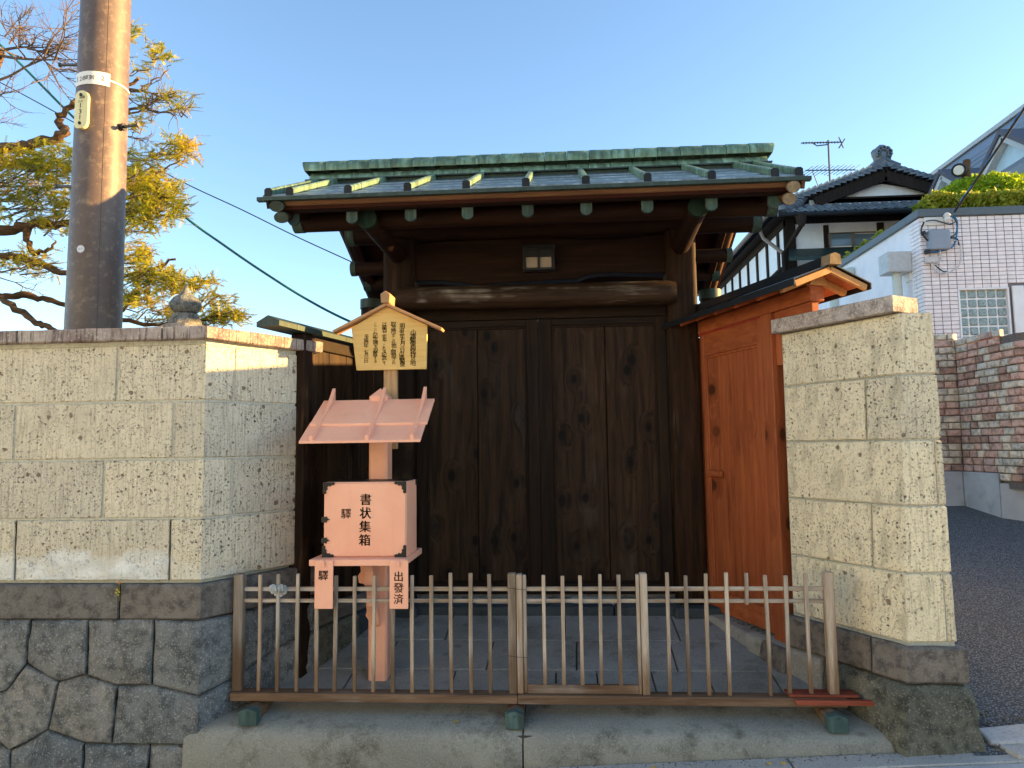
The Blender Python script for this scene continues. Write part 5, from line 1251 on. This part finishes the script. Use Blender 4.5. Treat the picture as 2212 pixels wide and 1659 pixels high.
for r in range(-2, nr+3):
    z0 = zc0+r*bh
    s = -1.0 - (bl/2 if r % 2 else 0)
    while s < sK2+1.05:
        L_ = bl*rnd.choice((1.0, 1.0, .72, 1.2)); a, b = s, s+L_; s = b
        if a < -1.0: continue
        if a < 0 < b:
            if b > bl*.55: b = 0
            else: b = 0
            s = 0
        if b-a < .03: continue
        m_ = (a+b)/2
        if r < 0 and m_ < sK2*.62: continue
        if m_ < 0 and r >= 20: continue
        topr = 18 if m_ < sK2*.80 else 16
        if m_ >= 0 and r > topr: continue
        if r == -2: continue
        mt = rnd.choice(('brickr', 'brickp', 'brickp', 'brickb', 'brickr', 'brickp'))
        if -.50 < m_ < sK2+.10 and bn < 298:
            stone('brick', PB, rect(a, b, z0, z0+bh, .004), .05, T[mt], bw_, proud=.018, r=.014, amp=.007, jit=.003, grid=.09); bn += 1
        else: rest.append(([PB.pos(s_, z_, d_) for d_ in (-.03, .016) for s_, z_ in ((a+.005, z0+.005), (b-.005, z0+.005), (b-.005, z0+bh-.005), (a+.005, z0+bh-.005))], list(BF)))

if rest: mk('brick_rest', join(*rest), T['brickr'], bw_, kind='stuff')
# ------------------------------------------------------------------ old tiled house behind the gate
YH = 19.0
HX = ay(1700, 560, YH).x
oh = empty('old_house', (HX+3, YH, .8), 'old white plaster and dark timber house with a grey clay tiled gable roof', 'house')
def hp(u, v, y=YH): return ay(u, v, y)
def hrect(u0, v0, u1, v1, y, d): a, b = ay(u0, v1, y), ay(u1, v0, y); return box(a.x, b.x, y, y+d, a.z, b.z)
ZEV = hp(1750, 470).z; XE = HX+7.6
mk('wall', join(box(HX, XE, YH+.06, YH+.3, .5, ZEV), box(HX, HX+.25, YH+.3, YH+10, .5, ZEV), box(XE-.25, XE, YH+.3, YH+10, .5, ZEV)), T['plaster'], oh)
# timber frame on the front
def hbeam(u0, v0, u1, v1): return mk('timber', hrect(u0, v0, u1, v1, YH, .07), T['timber'], oh)
for u0, v0, u1, v1 in ((1700, 470, 1717, 640), (1783, 486, 1790, 552), (1900, 480, 1909, 560), (1717, 462, 2020, 483), (1717, 552, 1790, 558)): hbeam(u0, v0, u1, v1)
hw = empty('window', hp(1845, 540)); hw.parent = oh; hw.location = WL[hw.name]-WL[oh.name]
mk('frame', join(hrect(1791, 499, 1897, 504, YH-.02, .08), hrect(1791, 531, 1897, 535, YH-.02, .08), hrect(1791, 504, 1795, 531, YH-.02, .08), hrect(1893, 504, 1897, 531, YH-.02, .08), hrect(1842, 504, 1846, 531, YH-.02, .08)), T['sash'], hw)
mk('pane', hrect(1795, 504, 1842, 531, YH+.02, .02), T['glass'], hw); mk('pane', hrect(1846, 504, 1893, 531, YH+.02, .02), T['glass'], hw)
hw = empty('window', hp(1940, 540)); hw.parent = oh; hw.location = WL[hw.name]-WL[oh.name]
mk('frame', hrect(1910, 498, 1990, 502, YH-.02, .08), T['sash'], hw); mk('pane', hrect(1910, 502, 1990, 531, YH+.02, .02), T['glass'], hw)
# pent canopy below the window
a, b = hp(1712, 538), hp(1900, 538); ze = hp(1800, 553, YH-.7).z
mk('canopy', ([V((a.x-.1, YH, a.z)), V((b.x+1, YH, a.z)), V((b.x+1, YH-.75, ze)), V((a.x-.35, YH-.75, ze)), V((a.x-.1, YH, a.z-.16)), V((b.x+1, YH, a.z-.16)), V((b.x+1, YH-.75, ze-.10)), V((a.x-.35, YH-.75, ze-.10))], list(BF)), T['copperdark'], oh)
hw = empty('window', hp(1770, 600)); hw.parent = oh; hw.location = WL[hw.name]-WL[oh.name]
mk('frame', join(hrect(1728, 572, 1782, 577, YH-.02, .08), hrect(1728, 577, 1732, 640, YH-.02, .08)), T['sash'], hw); mk('pane', hrect(1732, 577, 1782, 640, YH+.02, .02), T['paleglass'], hw)
# side wall timbers and brace
for k in range(8):
    y = YH+.55+k*1.05; mk('timber', box(HX-.05, HX, y, y+.13, 1.5, ZEV-.05), T['timber'], oh)
mk('timber', box(HX-.06, HX, YH+.0, YH+10, ZEV-.22, ZEV-.05), T['timber'], oh)
mk('brace', bar((HX-.06, YH+.1, ax(1700, 577, HX).z), (HX-.06, ax(1655, 620, HX).y, ax(1655, 620, HX).z), .05, .2, (1, 0, 0)), T['timber'], oh)
# roof: ridge runs back from the gable, eaves left and front
GY = YH-.35
ap = ay(1905, 368, GY); XRG, ZRG = ap.x, ap.z
le = ay(1686, 462, YH-.9); XL, ZL = le.x, ZEV+.12
XRR = 2*XRG-XL
def roofz(x): k = (abs(x-XRG))/(XRG-XL); return ZRG-(ZRG-ZL)*(k*1.06-.06*k*k)
def corrug(x0, x1, y0, y1, zf, rows, cols, along='y'):
    vs, fs = [], []
    nx, ny = rows, cols
    for i in range(nx+1):
        for j in range(ny*4+1):
            x = x0+(x1-x0)*i/nx; y = y0+(y1-y0)*j/(ny*4); vs.append(V((x, y, zf(x)+.035*math.sin(j*math.pi/2)+(.0 if i % 2 else .03))))
    m_ = ny*4+1
    fs = [(i*m_+j, (i+1)*m_+j, (i+1)*m_+j+1, i*m_+j+1) for i in range(nx) for j in range(ny*4)]
    return vs, fs
mk('roof_tiles', corrug(XL, XRG, GY, YH+10.5, roofz, 26, 38), T['kawara'], oh, kind='stuff', smooth=60)
mk('roof_tiles', corrug(XRG, XRR, GY, YH+10.5, roofz, 26, 38), T['kawara'], oh, kind='stuff', smooth=60)
mk('roof_deck', join(prism([(XL+.05, GY+.05, ZL-.12), (XRG, GY+.05, ZRG-.14), (XRR-.05, GY+.05, ZL-.12)], (0, 10.6, 0))), T['timber'], oh)
# verge tiles climbing the gable, then barge boards and gable plaster
def vt_shape(c, r, d):
    vs = [c+V((math.cos(t)*r, dy, math.sin(t)*r*.75)) for dy in (-d, d) for t in [math.pi*k/5 for k in range(6)]]
    return vs, [(k, k+1, k+7, k+6) for k in range(5)]+[tuple(range(5, -1, -1)), tuple(range(6, 12))]
nv = 17; pv = None
for sgn in (-1, 1):
    for k in range(nv):
        t = (k+.6)/nv; x = XRG+sgn*t*(XRG-XL)*.93; z = roofz(x)
        for dz, dy, r in ((.02, -.12, .15),):
            if pv is None: pv = mk('verge_tile', vt_shape(V((x, GY+dy, z+dz)), r, .16), T['kawara'], oh, smooth=50)
            else: copy_at(pv, (x, GY+dy, z+dz), oh)
        if sgn < 0:
            c_ = V((x+.05, GY-.16, z+.17)); mk('tile_mortar', bar(c_-V((.10, 0, .07)), c_+V((.10, 0, .07)), .2, .05), T['kawara_edge'], oh)
for sgn in (-1, 1):
    A = V((XRG, GY-.16, ZRG-.20)); xb = XRG+sgn*(XRG-XL)*.64; B = V((xb, GY-.16, roofz(xb)-.22)); mk('barge_board', bar(A, B, .08, .27, (0, 0, 1)), T['timber'], oh)
zg = ay(1850, 427, GY).z
xg0, xg1 = XRG-(XRG-XL)*.62, XRG+(XRG-XL)*.62
mk('gable_plaster', prism([(xg0, GY+.04, zg), (xg1, GY+.04, zg), (XRG, GY+.04, ZRG-.35)], (0, .05, 0)), T['plaster'], oh)
mk('gable_beam', box(xg0, xg1, GY-.08, GY+.04, zg-.16, zg), T['timber'], oh)
# front pent roof below the gable, tile by tile
PY1, PY0 = GY+.0, YH-1.0; pz1, pz0 = zg-.17, ay(1850, 455, YH-1.0).z
tcol = .245; ZL2 = pz0; ncol = int((XRR+.2-XL)/tcol); nrow = 5; tp1 = None
def tile_shape(c):
    vs = []
    prof_ = [(-.12, .0), (-.07, .035), (-.02, .05), (.03, .03), (.07, .0), (.12, -.005)]
    for dy, dz in ((-.13, 0.0), (.16, .0)):
        for dd in (0, -.03): vs += [c+V((x, dy, z+dz+dd+dy*(pz1-pz0)/(PY1-PY0)+(.05 if dy < 0 else -.01))) for x, z in prof_]
    fs = [(k, k+1, 13+k, 12+k) for k in range(5)]+[(6+k, 18+k, 19+k, 7+k) for k in range(5)]+[(k, 6+k, 7+k, k+1) for k in range(5)]
    return vs, fs
for r in range(nrow):
    t = (r+.5)/nrow; y = PY0+(PY1-PY0)*t; z = pz0+(pz1-pz0)*t
    for c in range(ncol):
        x = XL+.1+c*tcol
        if x < XL+(XRG-XL)*.0+t*.9 or x > ay(2010, 440, YH).x: continue
        if tp1 is None: tp1 = mk('roof_tile', tile_shape(V((x, y, z))), T['kawara'], oh, smooth=50, recalc=True); off_ = WL[tp1.name]-V((x, y, z))
        else: copy_at(tp1, V((x, y, z))+off_, oh)
mk('pent_deck', ([V((XL-.1, PY0, pz0-.12)), V((XRR, PY0, pz0-.12)), V((XRR, PY1, pz1-.1)), V((XL+.6, PY1, pz1-.1)), V((XL-.1, PY0, pz0-.05)), V((XRR, PY0, pz0-.05)), V((XRR, PY1, pz1-.03)), V((XL+.6, PY1, pz1-.03))], list(BF)), T['timber'], oh)
mk('flashing', box(XL+.9, XRR, PY1-.08, PY1, pz1-.02, pz1+.12), T['greytrim'], oh)
# hip ridge to the front left corner
hpz = [V((XL-.02, PY0-.02, pz0+.10)), V((XL+.35, PY0+.35, pz0+.2)), V((XRG-(XRG-XL)*.72, GY-.05, roofz(XRG-(XRG-XL)*.72)+.1))]
for k in range(12):
    t = k/11; p = hpz[0].lerp(hpz[2], t)-V((0, 0, .18*math.sin(math.pi*t))); q = hpz[0].lerp(hpz[2], min(1, t+.07))-V((0, 0, .18*math.sin(math.pi*min(1, t+.07))))
    mk('hip_tile', tube([p, q], [.13, .105], 10), T['kawara'], oh, smooth=50)
mk('eave_roll', lathe([(.05, -.08), (.14, -.05), (.15, .05), (.05, .08)], hpz[0], 14), T['kawara'], oh, smooth=50)
# ridge courses and the carved end tile
mk('ridge', join(box(XRG-.17, XRG+.17, GY-.05, YH+10.5, ZRG-.02, ZRG+.28)), T['kawara'], oh)
for k in range(2):
    for s_ in (-1, 1): mk('ridge_course', bar((XRG, GY-.10, ZRG+.20-.09*k), (XRG+s_*(.36+.08*k), GY-.10, ZRG+.03-.09*k), .35, .06), T['kawara'], oh)
oc = V((XRG-.03, GY-.12, ZRG+.36))
g1 = lathe([(.02, -.12), (.22, -.10), (.27, 0), (.22, .10), (.02, .12)], (0, 0, 0), 22, mod=lambda t: 1+.09*math.sin(t*5))
ov = [V((p.x, p.z, p.y))*1.0+oc for p in g1[0]]
on = mk('ridge_end_tile', (ov, g1[1]), T['kawara'], oh, smooth=60)
for k in range(7):
    t = -.3+k*.62; c = oc+V((math.cos(t)*.15, -.13, math.sin(t)*.14)); mk('scroll', tube([c+V((math.cos(a)*.06*(1-a/12), 0, math.sin(a)*.06*(1-a/12))) for a in [j*.7 for j in range(9)]], .026, 6), T['kawara'], on, smooth=60)
# gutter and downpipe
mk('gutter', tube([(XL-.12, PY0-.08, pz0-.06), (XRR, PY0-.08, pz0-.06)], .06, 8), T['iron'], oh, smooth=60)
mk('gutter', tube([(XL-.14, PY0-.08, ZL-.08), (XL-.14, YH+10.4, ZL-.08)], .06, 8), T['sash'], oh, smooth=60)
mk('hopper', lathe([(.07, -.28), (.12, -.16), (.15, 0)], (ay(1731, 480, PY0-.08).x, PY0-.08, pz0-.1), 8), T['timber'], oh)
hx_ = ay(1731, 480, PY0-.08).x
mk('downpipe', tube([(hx_, PY0-.08, pz0-.35), (HX-.12, YH-.12, ZEV-1.0), (HX-.12, YH-.12, 1.5)], .06, 8), T['timber'], oh, smooth=60)
mk('downpipe', tube([(XL-.14, YH+.6, ZL-.15), (XL-.05, YH+.5, ZL-.5), (HX-.12, YH-.05, ZEV-.95)], .05, 8), T['sash'], oh, smooth=60)
# ------------------------------------------------------------------ antenna on its roof
ma0, ma1 = ay(1793, 406, 21.0), ay(1789, 303, 21.0)
ma0.z = roofz(ma0.x)+.02
an = empty('tv_antenna', ma0, 'thin metal television antenna with two booms on the old house roof', 'antenna')
mk('mast', tube([ma0, ma1], .028, 8), T['galv'], an)
def boom(u0, v0, u1, v1, n, el, up=True, slant=0.0):
    a, b = ay(u0, v0, 21.0), ay(u1, v1, 21.0); bm_ = mk('boom', tube([a, b], .018, 6), T['galv'], an)
    for k in range(n):
        p = a.lerp(b, (k+.3)/n); d = V((.72, .45, .52)).normalized()*el*(.8+.4*((k*7) % 5)/5)*(1 if up else 1)
        mk('element', tube([p-d, p+d], .010, 5), T['galv'], bm_)
boom(1731, 309, 1817, 307, 14, .10); boom(1740, 368, 1848, 367, 12, .42)
mk('reflector', join(tube([ay(1812, 296, 21), ay(1822, 320, 21)], .02, 5), tube([ay(1825, 300, 21), ay(1812, 320, 21)], .02, 5)), T['galv'], an)
mk('brace', tube([ay(1757, 310, 21), ay(1765, 315, 21), ay(1790, 312, 21)], .018, 6), T['galv'], an)
mk('stay', tube([ay(1755, 370, 21), V((ay(1780, 405, 21).x, 21, ma0.z+.1))], .015, 5), T['galv'], an)
# ------------------------------------------------------------------ grey metal roofed house up the hill
YG = 22.0
rg = ay(2010, 388, YG); XG, ZG = rg.x, rg.z
gh = empty('grey_house', (XG+2, YG-3, 1.0), 'grey metal roofed house with pale glazed dormers up the hill', 'house')
RUN, DROP = 3.6, 3.4
def gz(x): return ZG-DROP*(XG-x)/RUN if x < XG else ZG-DROP*(x-XG)/RUN
Y0G = 11.5
XG0 = XG
bands = [(0, .30, 0.0)]+[(.30+.1*k, .40+.1*k, .02+.012*k) for k in range(7)]
for i, (a, b, e) in enumerate(bands):
    xa, xb = XG-a*RUN, XG-b*RUN
    mk('roof_panel', ([V((xa, Y0G, gz(xa)+.03)), V((xa, YG, gz(xa)+.03)), V((xb, YG, gz(xb)+.07)), V((xb, Y0G, gz(xb)+.07)), V((xa, Y0G, gz(xa)-.1)), V((xa, YG, gz(xa)-.1)), V((xb, YG, gz(xb)-.1)), V((xb, Y0G, gz(xb)-.1))], list(BF)), T['metalroof'], gh)
mk('ridge_trim', box(XG-.12, XG+.12, Y0G, YG+.06, ZG+.0, ZG+.12), T['greytrim'], gh)
mk('roof_panel', ([V((XG, Y0G, ZG-.1)), V((XG, YG, ZG-.1)), V((XG+RUN, YG, ZG-DROP)), V((XG+RUN, Y0G, ZG-DROP)), V((XG, Y0G, ZG)), V((XG, YG, ZG)), V((XG+RUN, YG, ZG-DROP+.1)), V((XG+RUN, Y0G, ZG-DROP+.1))], list(BF)), T['metalroof'], gh)
mk('wall', prism([(XG-RUN+.2, Y0G+.1, 1.0), (XG+RUN-.2, Y0G+.1, 1.0), (XG+RUN-.2, Y0G+.1, ZG-DROP+.15), (XG, Y0G+.1, ZG-.2), (XG-RUN+.2, Y0G+.1, ZG-DROP+.15)], (0, YG-Y0G-.2, 0)), T['render'], gh)
def dormer(uap, vap, ul, ur, vb, X):
    A = ax(uap, vap, X); L = ax(ul, vap+40, X); Rr = ax(ur, vap+30, X)
    y1, y0 = max(L.y, A.y+.9), min(Rr.y, A.y-.9); hw_ = (y1-y0)/2; yc = A.y; zb_ = ax(uap, vb, X).z; zs = A.z-hw_*.75
    d = empty('dormer', (X, yc, zb_)); d.parent = gh; d.location = WL[d.name]-WL[gh.name]
    dep = 3.0
    mk('cheek', join(box(X, X+dep, yc-hw_, yc-hw_+.12, zb_, zs), box(X, X+dep, yc+hw_-.12, yc+hw_, zb_, zs)), T['purple'], d)
    for s_ in (-1, 1):
        mk('roof_slope', ([V((x, yc+s_*(hw_+.15)*k, A.z-(A.z-zs+.1)*k+dz)) for dz in (0, .1) for x, k in ((X-.15, 0), (X+dep, 0), (X+dep, 1), (X-.15, 1))], list(BF)), T['purple'], d)
        mk('frame', bar((X-.03, yc, A.z-.06), (X-.03, yc+s_*hw_, zs-.04), .12, .16, (1, 0, 0)), T['greytrim'], d)
        mk('frame', box(X-.08, X+.04, yc+s_*hw_-.09, yc+s_*hw_+.09, zb_, zs), T['greytrim'], d)
    mk('pane', prism([(X+.03, yc-hw_+.1, zb_), (X+.03, yc+hw_-.1, zb_), (X+.03, yc+hw_-.1, zs), (X+.03, yc, A.z-.1), (X+.03, yc-hw_+.1, zs)], (.03, 0, 0)), T['paleglass'], d)
    for k in range(1, 4): mk('glazing_bar', box(X-.0, X+.028, yc-hw_+2*hw_*k/4-.02, yc-hw_+2*hw_*k/4+.02, zb_, zs), T['whiteframe'], d)
    mk('glazing_bar', box(X-.0, X+.027, yc-hw_+.1, yc+hw_-.1, zs-.5, zs-.46), T['whiteframe'], d)
dormer(2176, 290, 2155, 2208, 420, XG-3.3); dormer(2044, 375, 2030, 2062, 430, XG-3.3)
# ------------------------------------------------------------------ overhead wires on the left
def wire(pts, y, r, m, lab):
    P_ = [ay(u, v, y) for u, v in pts]; out = []
    for i in range(len(P_)-1):
        a, b, c, d = P_[max(0, i-1)], P_[i], P_[i+1], P_[min(len(P_)-1, i+2)]
        for k in range(6):
            t = k/6; out.append(.5*((2*b)+(c-a)*t+(2*a-5*b+4*c-d)*t*t+(3*b-a-3*c+d)*t**3))
    out.append(P_[-1]); mk('overhead_wire', tube(out, r, 6), T[m], None, smooth=60, label=lab, cat='wire', group='overhead wires')
wire([(-120, -10), (20, 115), (148, 243), (262, 352), (400, 469), (480, 527), (560, 582), (660, 645), (757, 695), (900, 752)], 8.0, .016, 'teal', 'thick dark green overhead cable sloping down behind the wing fence')
wire([(-120, 120), (0, 178), (130, 248), (262, 322), (400, 396), (520, 452), (640, 511), (762, 567), (900, 632)], 9.0, .008, 'black', 'thin overhead wire sloping down behind the gate tie log')
# ------------------------------------------------------------------ trees behind the wall
rt_ = random.Random(5)
def tpt(u, v, y): return ay(u, v, y)
def limb(pts, r0, r1, parent, y, nm='limb', n=8, wob=.02):
    P_ = [tpt(q[0], q[1], q[2] if len(q) > 2 else y) for q in pts]; out = []
    for i in range(len(P_)-1):
        a, b, c, d = P_[max(0, i-1)], P_[i], P_[i+1], P_[min(len(P_)-1, i+2)]
        for k in range(6):
            t = k/6; out.append(.5*((2*b)+(c-a)*t+(2*a-5*b+4*c-d)*t*t+(3*b-a-3*c+d)*t**3)+V((rt_.gauss(0, wob), rt_.gauss(0, wob), rt_.gauss(0, wob)))*.5)
    out.append(P_[-1]); m_ = len(out)
    g_ = tube(out, [.72*(r0+(r1-r0)*i/(m_-1))*rt_.uniform(.86, 1.14) for i in range(m_)], n)
    mk(nm, g_, T['bark'], parent, smooth=60); return out
TY = 6.3
tr = empty('yew_tree', tpt(-160, 1000, TY), 'gnarled conifer with yellow green needle sprays behind the wall and utility pole', 'tree')
tz = V(WL[tr.name]); 
trunk = [V((tz.x, TY, .2)), V((tz.x+.06, TY, 1.5)), V((tz.x-.05, TY, 2.6)), V((tz.x+.1, TY, 3.6)), V((tz.x+.0, TY+.1, 4.6))]
mk('trunk', tube(trunk, [.20, .17, .15, .12, .07], 12), T['bark'], tr, smooth=60)
SPR = []           # (centre path) of foliage sprays
def clus(u, v, ru, rv, n, y=TY, dy=.35): SPR.append((u, v, ru, rv, int(n*.92), y, dy))
limb([(-150, 360), (-20, 330), (60, 312), (120, 300), (140, 285), (128, 262), (150, 232), (190, 205), (250, 190), (300, 170)], .075, .02, tr, TY)
limb([(-150, 520), (0, 500), (60, 488), (150, 482), (260, 470), (330, 440), (380, 420)], .085, .015, tr, TY)
limb([(-120, 640), (-20, 560), (60, 560), (130, 588), (220, 600), (300, 590), (380, 560)], .07, .014, tr, TY)
limb([(-140, 610), (0, 636), (70, 640), (140, 660), (250, 690), (340, 700), (430, 690), (500, 680)], .055, .012, tr, TY+.3)
limb([(-60, 600), (0, 640), (70, 690), (115, 712), (190, 760)], .05, .03, tr, TY)
limb([(60, 490), (66, 540), (100, 545), (120, 520)], .05, .012, tr, TY)
limb([(250, 440), (300, 410), (350, 370), (400, 340)], .02, .006, tr, TY); limb([(230, 470), (300, 450), (350, 430)], .018, .006, tr, TY)
limb([(260, 270), (290, 235), (330, 240), (380, 250)], .022, .005, tr, TY); limb([(262, 190), (300, 195), (330, 175), (370, 140)], .02, .005, tr, TY)
limb([(250, 690), (290, 640), (330, 600), (380, 590), (440, 640)], .022, .006, tr, TY+.2); limb([(400, 690), (450, 660), (480, 650)], .014, .005, tr, TY+.3)
clus(30, 385, 110, 55, 150); clus(110, 350, 55, 45, 90); clus(60, 440, 100, 40, 80); clus(130, 450, 40, 60, 50); clus(70, 570, 70, 30, 55); clus(15, 340, 50, 25, 40)
clus(320, 335, 90, 18, 26, TY, .2); clus(385, 325, 45, 26, 46, TY, .2); clus(300, 375, 60, 30, 60); clus(330, 420, 60, 30, 85); clus(355, 455, 50, 25, 65); clus(300, 480, 60, 25, 45); clus(290, 430, 45, 60, 60)
clus(285, 75, 12, 18, 10, TY, .1); clus(340, 115, 22, 18, 18, TY, .1); clus(300, 150, 30, 15, 6, TY, .1); clus(370, 205, 28, 10, 9, TY, .1); clus(300, 260, 20, 20, 10, TY, .1); clus(330, 220, 40, 22, 9, TY, .1); clus(395, 238, 12, 6, 5, TY, .1)
clus(295, 555, 38, 30, 55); clus(330, 600, 62, 24, 85); clus(300, 640, 50, 26, 60); clus(390, 615, 40, 22, 40, TY+.2); clus(440, 610, 30, 14, 20, TY+.2); clus(340, 680, 50, 16, 40, TY+.3); clus(470, 685, 55, 16, 55, TY+.3, .2); clus(470, 650, 35, 16, 22, TY+.3, .2); clus(520, 688, 20, 8, 10, TY+.3, .1); clus(420, 700, 60, 10, 25, TY+.3, .2)
nv_, nf_, tw_ = [], [], []
def spray(c, d, up, L_):
    """a flat needle spray along direction d"""
    d = d.normalized(); s_ = d.cross(up).normalized()
    if s_.length < .1: s_ = V((0, 1, 0))
    n = 9; k0 = len(nv_)
    e = c+d*L_
    for i in range(n):
        t = i/(n-1); p = c+d*(L_*t)
        for sg_ in (-1, 1):
            ln = rt_.uniform(.018, .028)*(1-.35*t); q = p+(s_*sg_*.9+d*.55+up*rt_.uniform(-.1, .5)).normalized()*ln; w = d*.0045
            k = len(nv_); nv_.extend([p-w, p+w, q+w*.4, q-w*.4]); nf_.append((k, k+1, k+2, k+3))
    tw_.append((c, e))
for (u, v, ru, rv, n, y, dy) in SPR:
    for i in range(n):
        for _ in range(9):
            a, b = rt_.uniform(-1, 1), rt_.uniform(-1, 1)
            if a*a+b*b < 1: break
        c = tpt(u+a*ru, v+b*rv, y+rt_.uniform(-dy, dy))
        base = V((rt_.uniform(-.4, 1.0) if u > 200 else rt_.uniform(-1, 1), rt_.uniform(-.8, .8), rt_.uniform(-.35, .45)))
        for k in range(5):
            spray(c+V((rt_.gauss(0, .03), rt_.gauss(0, .04), rt_.gauss(0, .022))), base+V((rt_.gauss(0, .5), rt_.gauss(0, .5), rt_.gauss(0, .25))), V((rt_.gauss(0, .2), rt_.gauss(0, .2), 1)), rt_.uniform(.06, .13))
cr = mk('crown', (nv_, nf_), T['needle'], tr, recalc=False)
tg_ = join(*[tube([a, b], [.003, .0015], 3, caps=False) for a, b in tw_[::2]])
# twigs that carry the sprays
cl = []
for (u, v, ru, rv, n, y, dy) in SPR:
    for i in range(max(3, n//10)):
        a = tpt(u+rt_.uniform(-1.1, -.2)*ru, v+rt_.uniform(.2, 1.0)*rv, y+rt_.uniform(-dy, dy)); b = tpt(u+rt_.uniform(0, 1)*ru, v+rt_.uniform(-.9, .5)*rv, y+rt_.uniform(-dy, dy)); m_ = a.lerp(b, .5)+V((rt_.gauss(0, .04), 0, rt_.gauss(0, .05)))
        cl.append(tube([a, m_, b], [.008, .006, .003], 4, caps=False))
mk('twigs', join(tg_, *cl), T['twig'], tr, recalc=False, kind='stuff')
# bare tree above it
bt_ = empty('bare_tree', tpt(-170, 1000, 7.4), 'leafless tree with fine brown twigs behind the utility pole', 'tree')
bz = WL[bt_.name]
mk('trunk', tube([V((bz.x, 7.4, .2)), V((bz.x+.1, 7.4, 2.5)), tpt(-60, 250, 7.4), tpt(0, 110, 7.4)], [.16, .12, .09, .06], 10), T['bark'], bt_, smooth=60)
bg_ = []
def branch(p, d, L_, r, lev):
    d = d.normalized(); n = 4; pts = [p]; q = p.copy()
    for i in range(n):
        d = (d+V((rt_.gauss(0, .16), rt_.gauss(0, .16), rt_.gauss(.02, .16)))).normalized(); q = q+d*(L_/n); pts.append(q)
        if lev > 0 and i > 0 or (lev > 0 and i == 0 and rt_.random() < .4):
            for _ in range(2 if lev > 1 else rt_.choice((1, 2, 2))):
                nd = (d+V((rt_.gauss(0, .75), rt_.gauss(0, .5), rt_.gauss(.1, .6)))).normalized(); branch(q, nd, L_*rt_.uniform(.42, .68), r*.55, lev-1)
    bg_.append(tube(pts, [r*(1-.14*i) for i in range(n+1)], 4 if lev < 2 else 6, caps=False))
def bdir(u0, v0, u1, v1, y=7.4): a, b = tpt(u0, v0, y), tpt(u1, v1, y); return a, b-a
for u0, v0, u1, v1, r in ((0, 110, 90, 120, .022), (20, 95, 30, 60, .014), (0, 120, 150, 170, .022), (-20, 180, 150, 165, .020), (60, 105, 150, 125, .014), (10, 80, 60, 50, .012), (150, 150, 230, 170, .014), (-30, 210, 80, 215, .012), (0, 600, 70, 625, .010), (-30, 270, 20, 262, .008)):
    a, d = bdir(u0, v0, u1, v1); branch(a, d, d.length*1.0, r*.8, 3 if r > .021 else 2)
for u0, v0, u1, v1, r in ((262, 195, 350, 165, .012), (262, 250, 330, 225, .012), (262, 290, 320, 300, .008), (270, 205, 300, 230, .008), (330, 240, 390, 232, .008)):
    a, d = bdir(u0, v0, u1, v1, TY); branch(a, d, d.length, r, 2)
mk('twigs', join(*bg_), T['twig'], bt_, recalc=False, kind='stuff')
# ------------------------------------------------------------------ unseen houses added to bounce sunlight, and an unseen wall added for shade
def plain_house(name, c, w, d, h, ang, wallm, roofm, lab):
    R_ = Matrix.Rotation(ang, 3, 'Z'); c = V(c)
    def tr_(g_): return [c+R_@V(p) for p in g_[0]], g_[1]
    o = empty(name, c, lab, 'house')
    mk('wall', tr_(box(-w/2, w/2, -d, 0, -.2, h)), T[wallm], o)
    for s_ in (-1, 1):
        y0 = -d/2+s_*(d/2+.5)
        mk('roof', tr_(([V((x, y, z+dz)) for dz in (0, .12) for x, y, z in ((-w/2-.4, -d/2, h+d*.22), (w/2+.4, -d/2, h+d*.22), (w/2+.4, y0, h-.15), (-w/2-.4, y0, h-.15))], list(BF))), T[roofm], o)
    mk('gable', tr_(prism([(-w/2, -d, h), (-w/2, 0, h), (-w/2, -d/2, h+d*.21)], (w, 0, 0))), T[wallm], o)
    n = max(2, int(w/2.2))
    for fl2 in range(2 if h > 4 else 1):
        for k in range(n):
            x = -w/2+(k+.5)*w/n; z = .9+fl2*2.6
            if fl2 == 0 and k == n//2: mk('door', tr_(box(x-.45, x+.45, 0, .03, 0, 2.05)), T['sash'], o); continue
            wi = mk('window', tr_(box(x-.55, x+.55, 0, .04, z, z+1.0)), T['sash'], o); mk('pane', tr_(box(x-.5, x+.5, .041, .05, z+.05, z+.95)), T['glass'], wi)
    return o
plain_house('bounce_house', (-8.8, -4.4, -.4), 10, 7, 5.8, math.radians(-38), 'coolplaster', 'kawara', 'unseen white plastered house added to bounce sunlight, turned towards the gate')  # added out of view, angled to bounce sun onto the shaded fronts
plain_house('bounce_house', (-.5, -7.5, -.1), 8, 7, 5.6, math.radians(-4), 'coolplaster', 'kawara', 'unseen white plastered house added to bounce sunlight, facing the wooden gate across the street')
bwl = empty('shade_wall', (8.2, 6.2, .3), 'unseen pale rendered wall with a tile coping added to shade the drive and step', 'wall')  # added out of view, kept low, to shade street, step and drive
mk('wall', box(8.1, 8.3, 4.0, 8.4, -.3, 1.98), T['plaster'], bwl); mk('coping', box(8.02, 8.38, 3.95, 8.45, 1.98, 2.08), T['kawara'], bwl, bevel=.02)
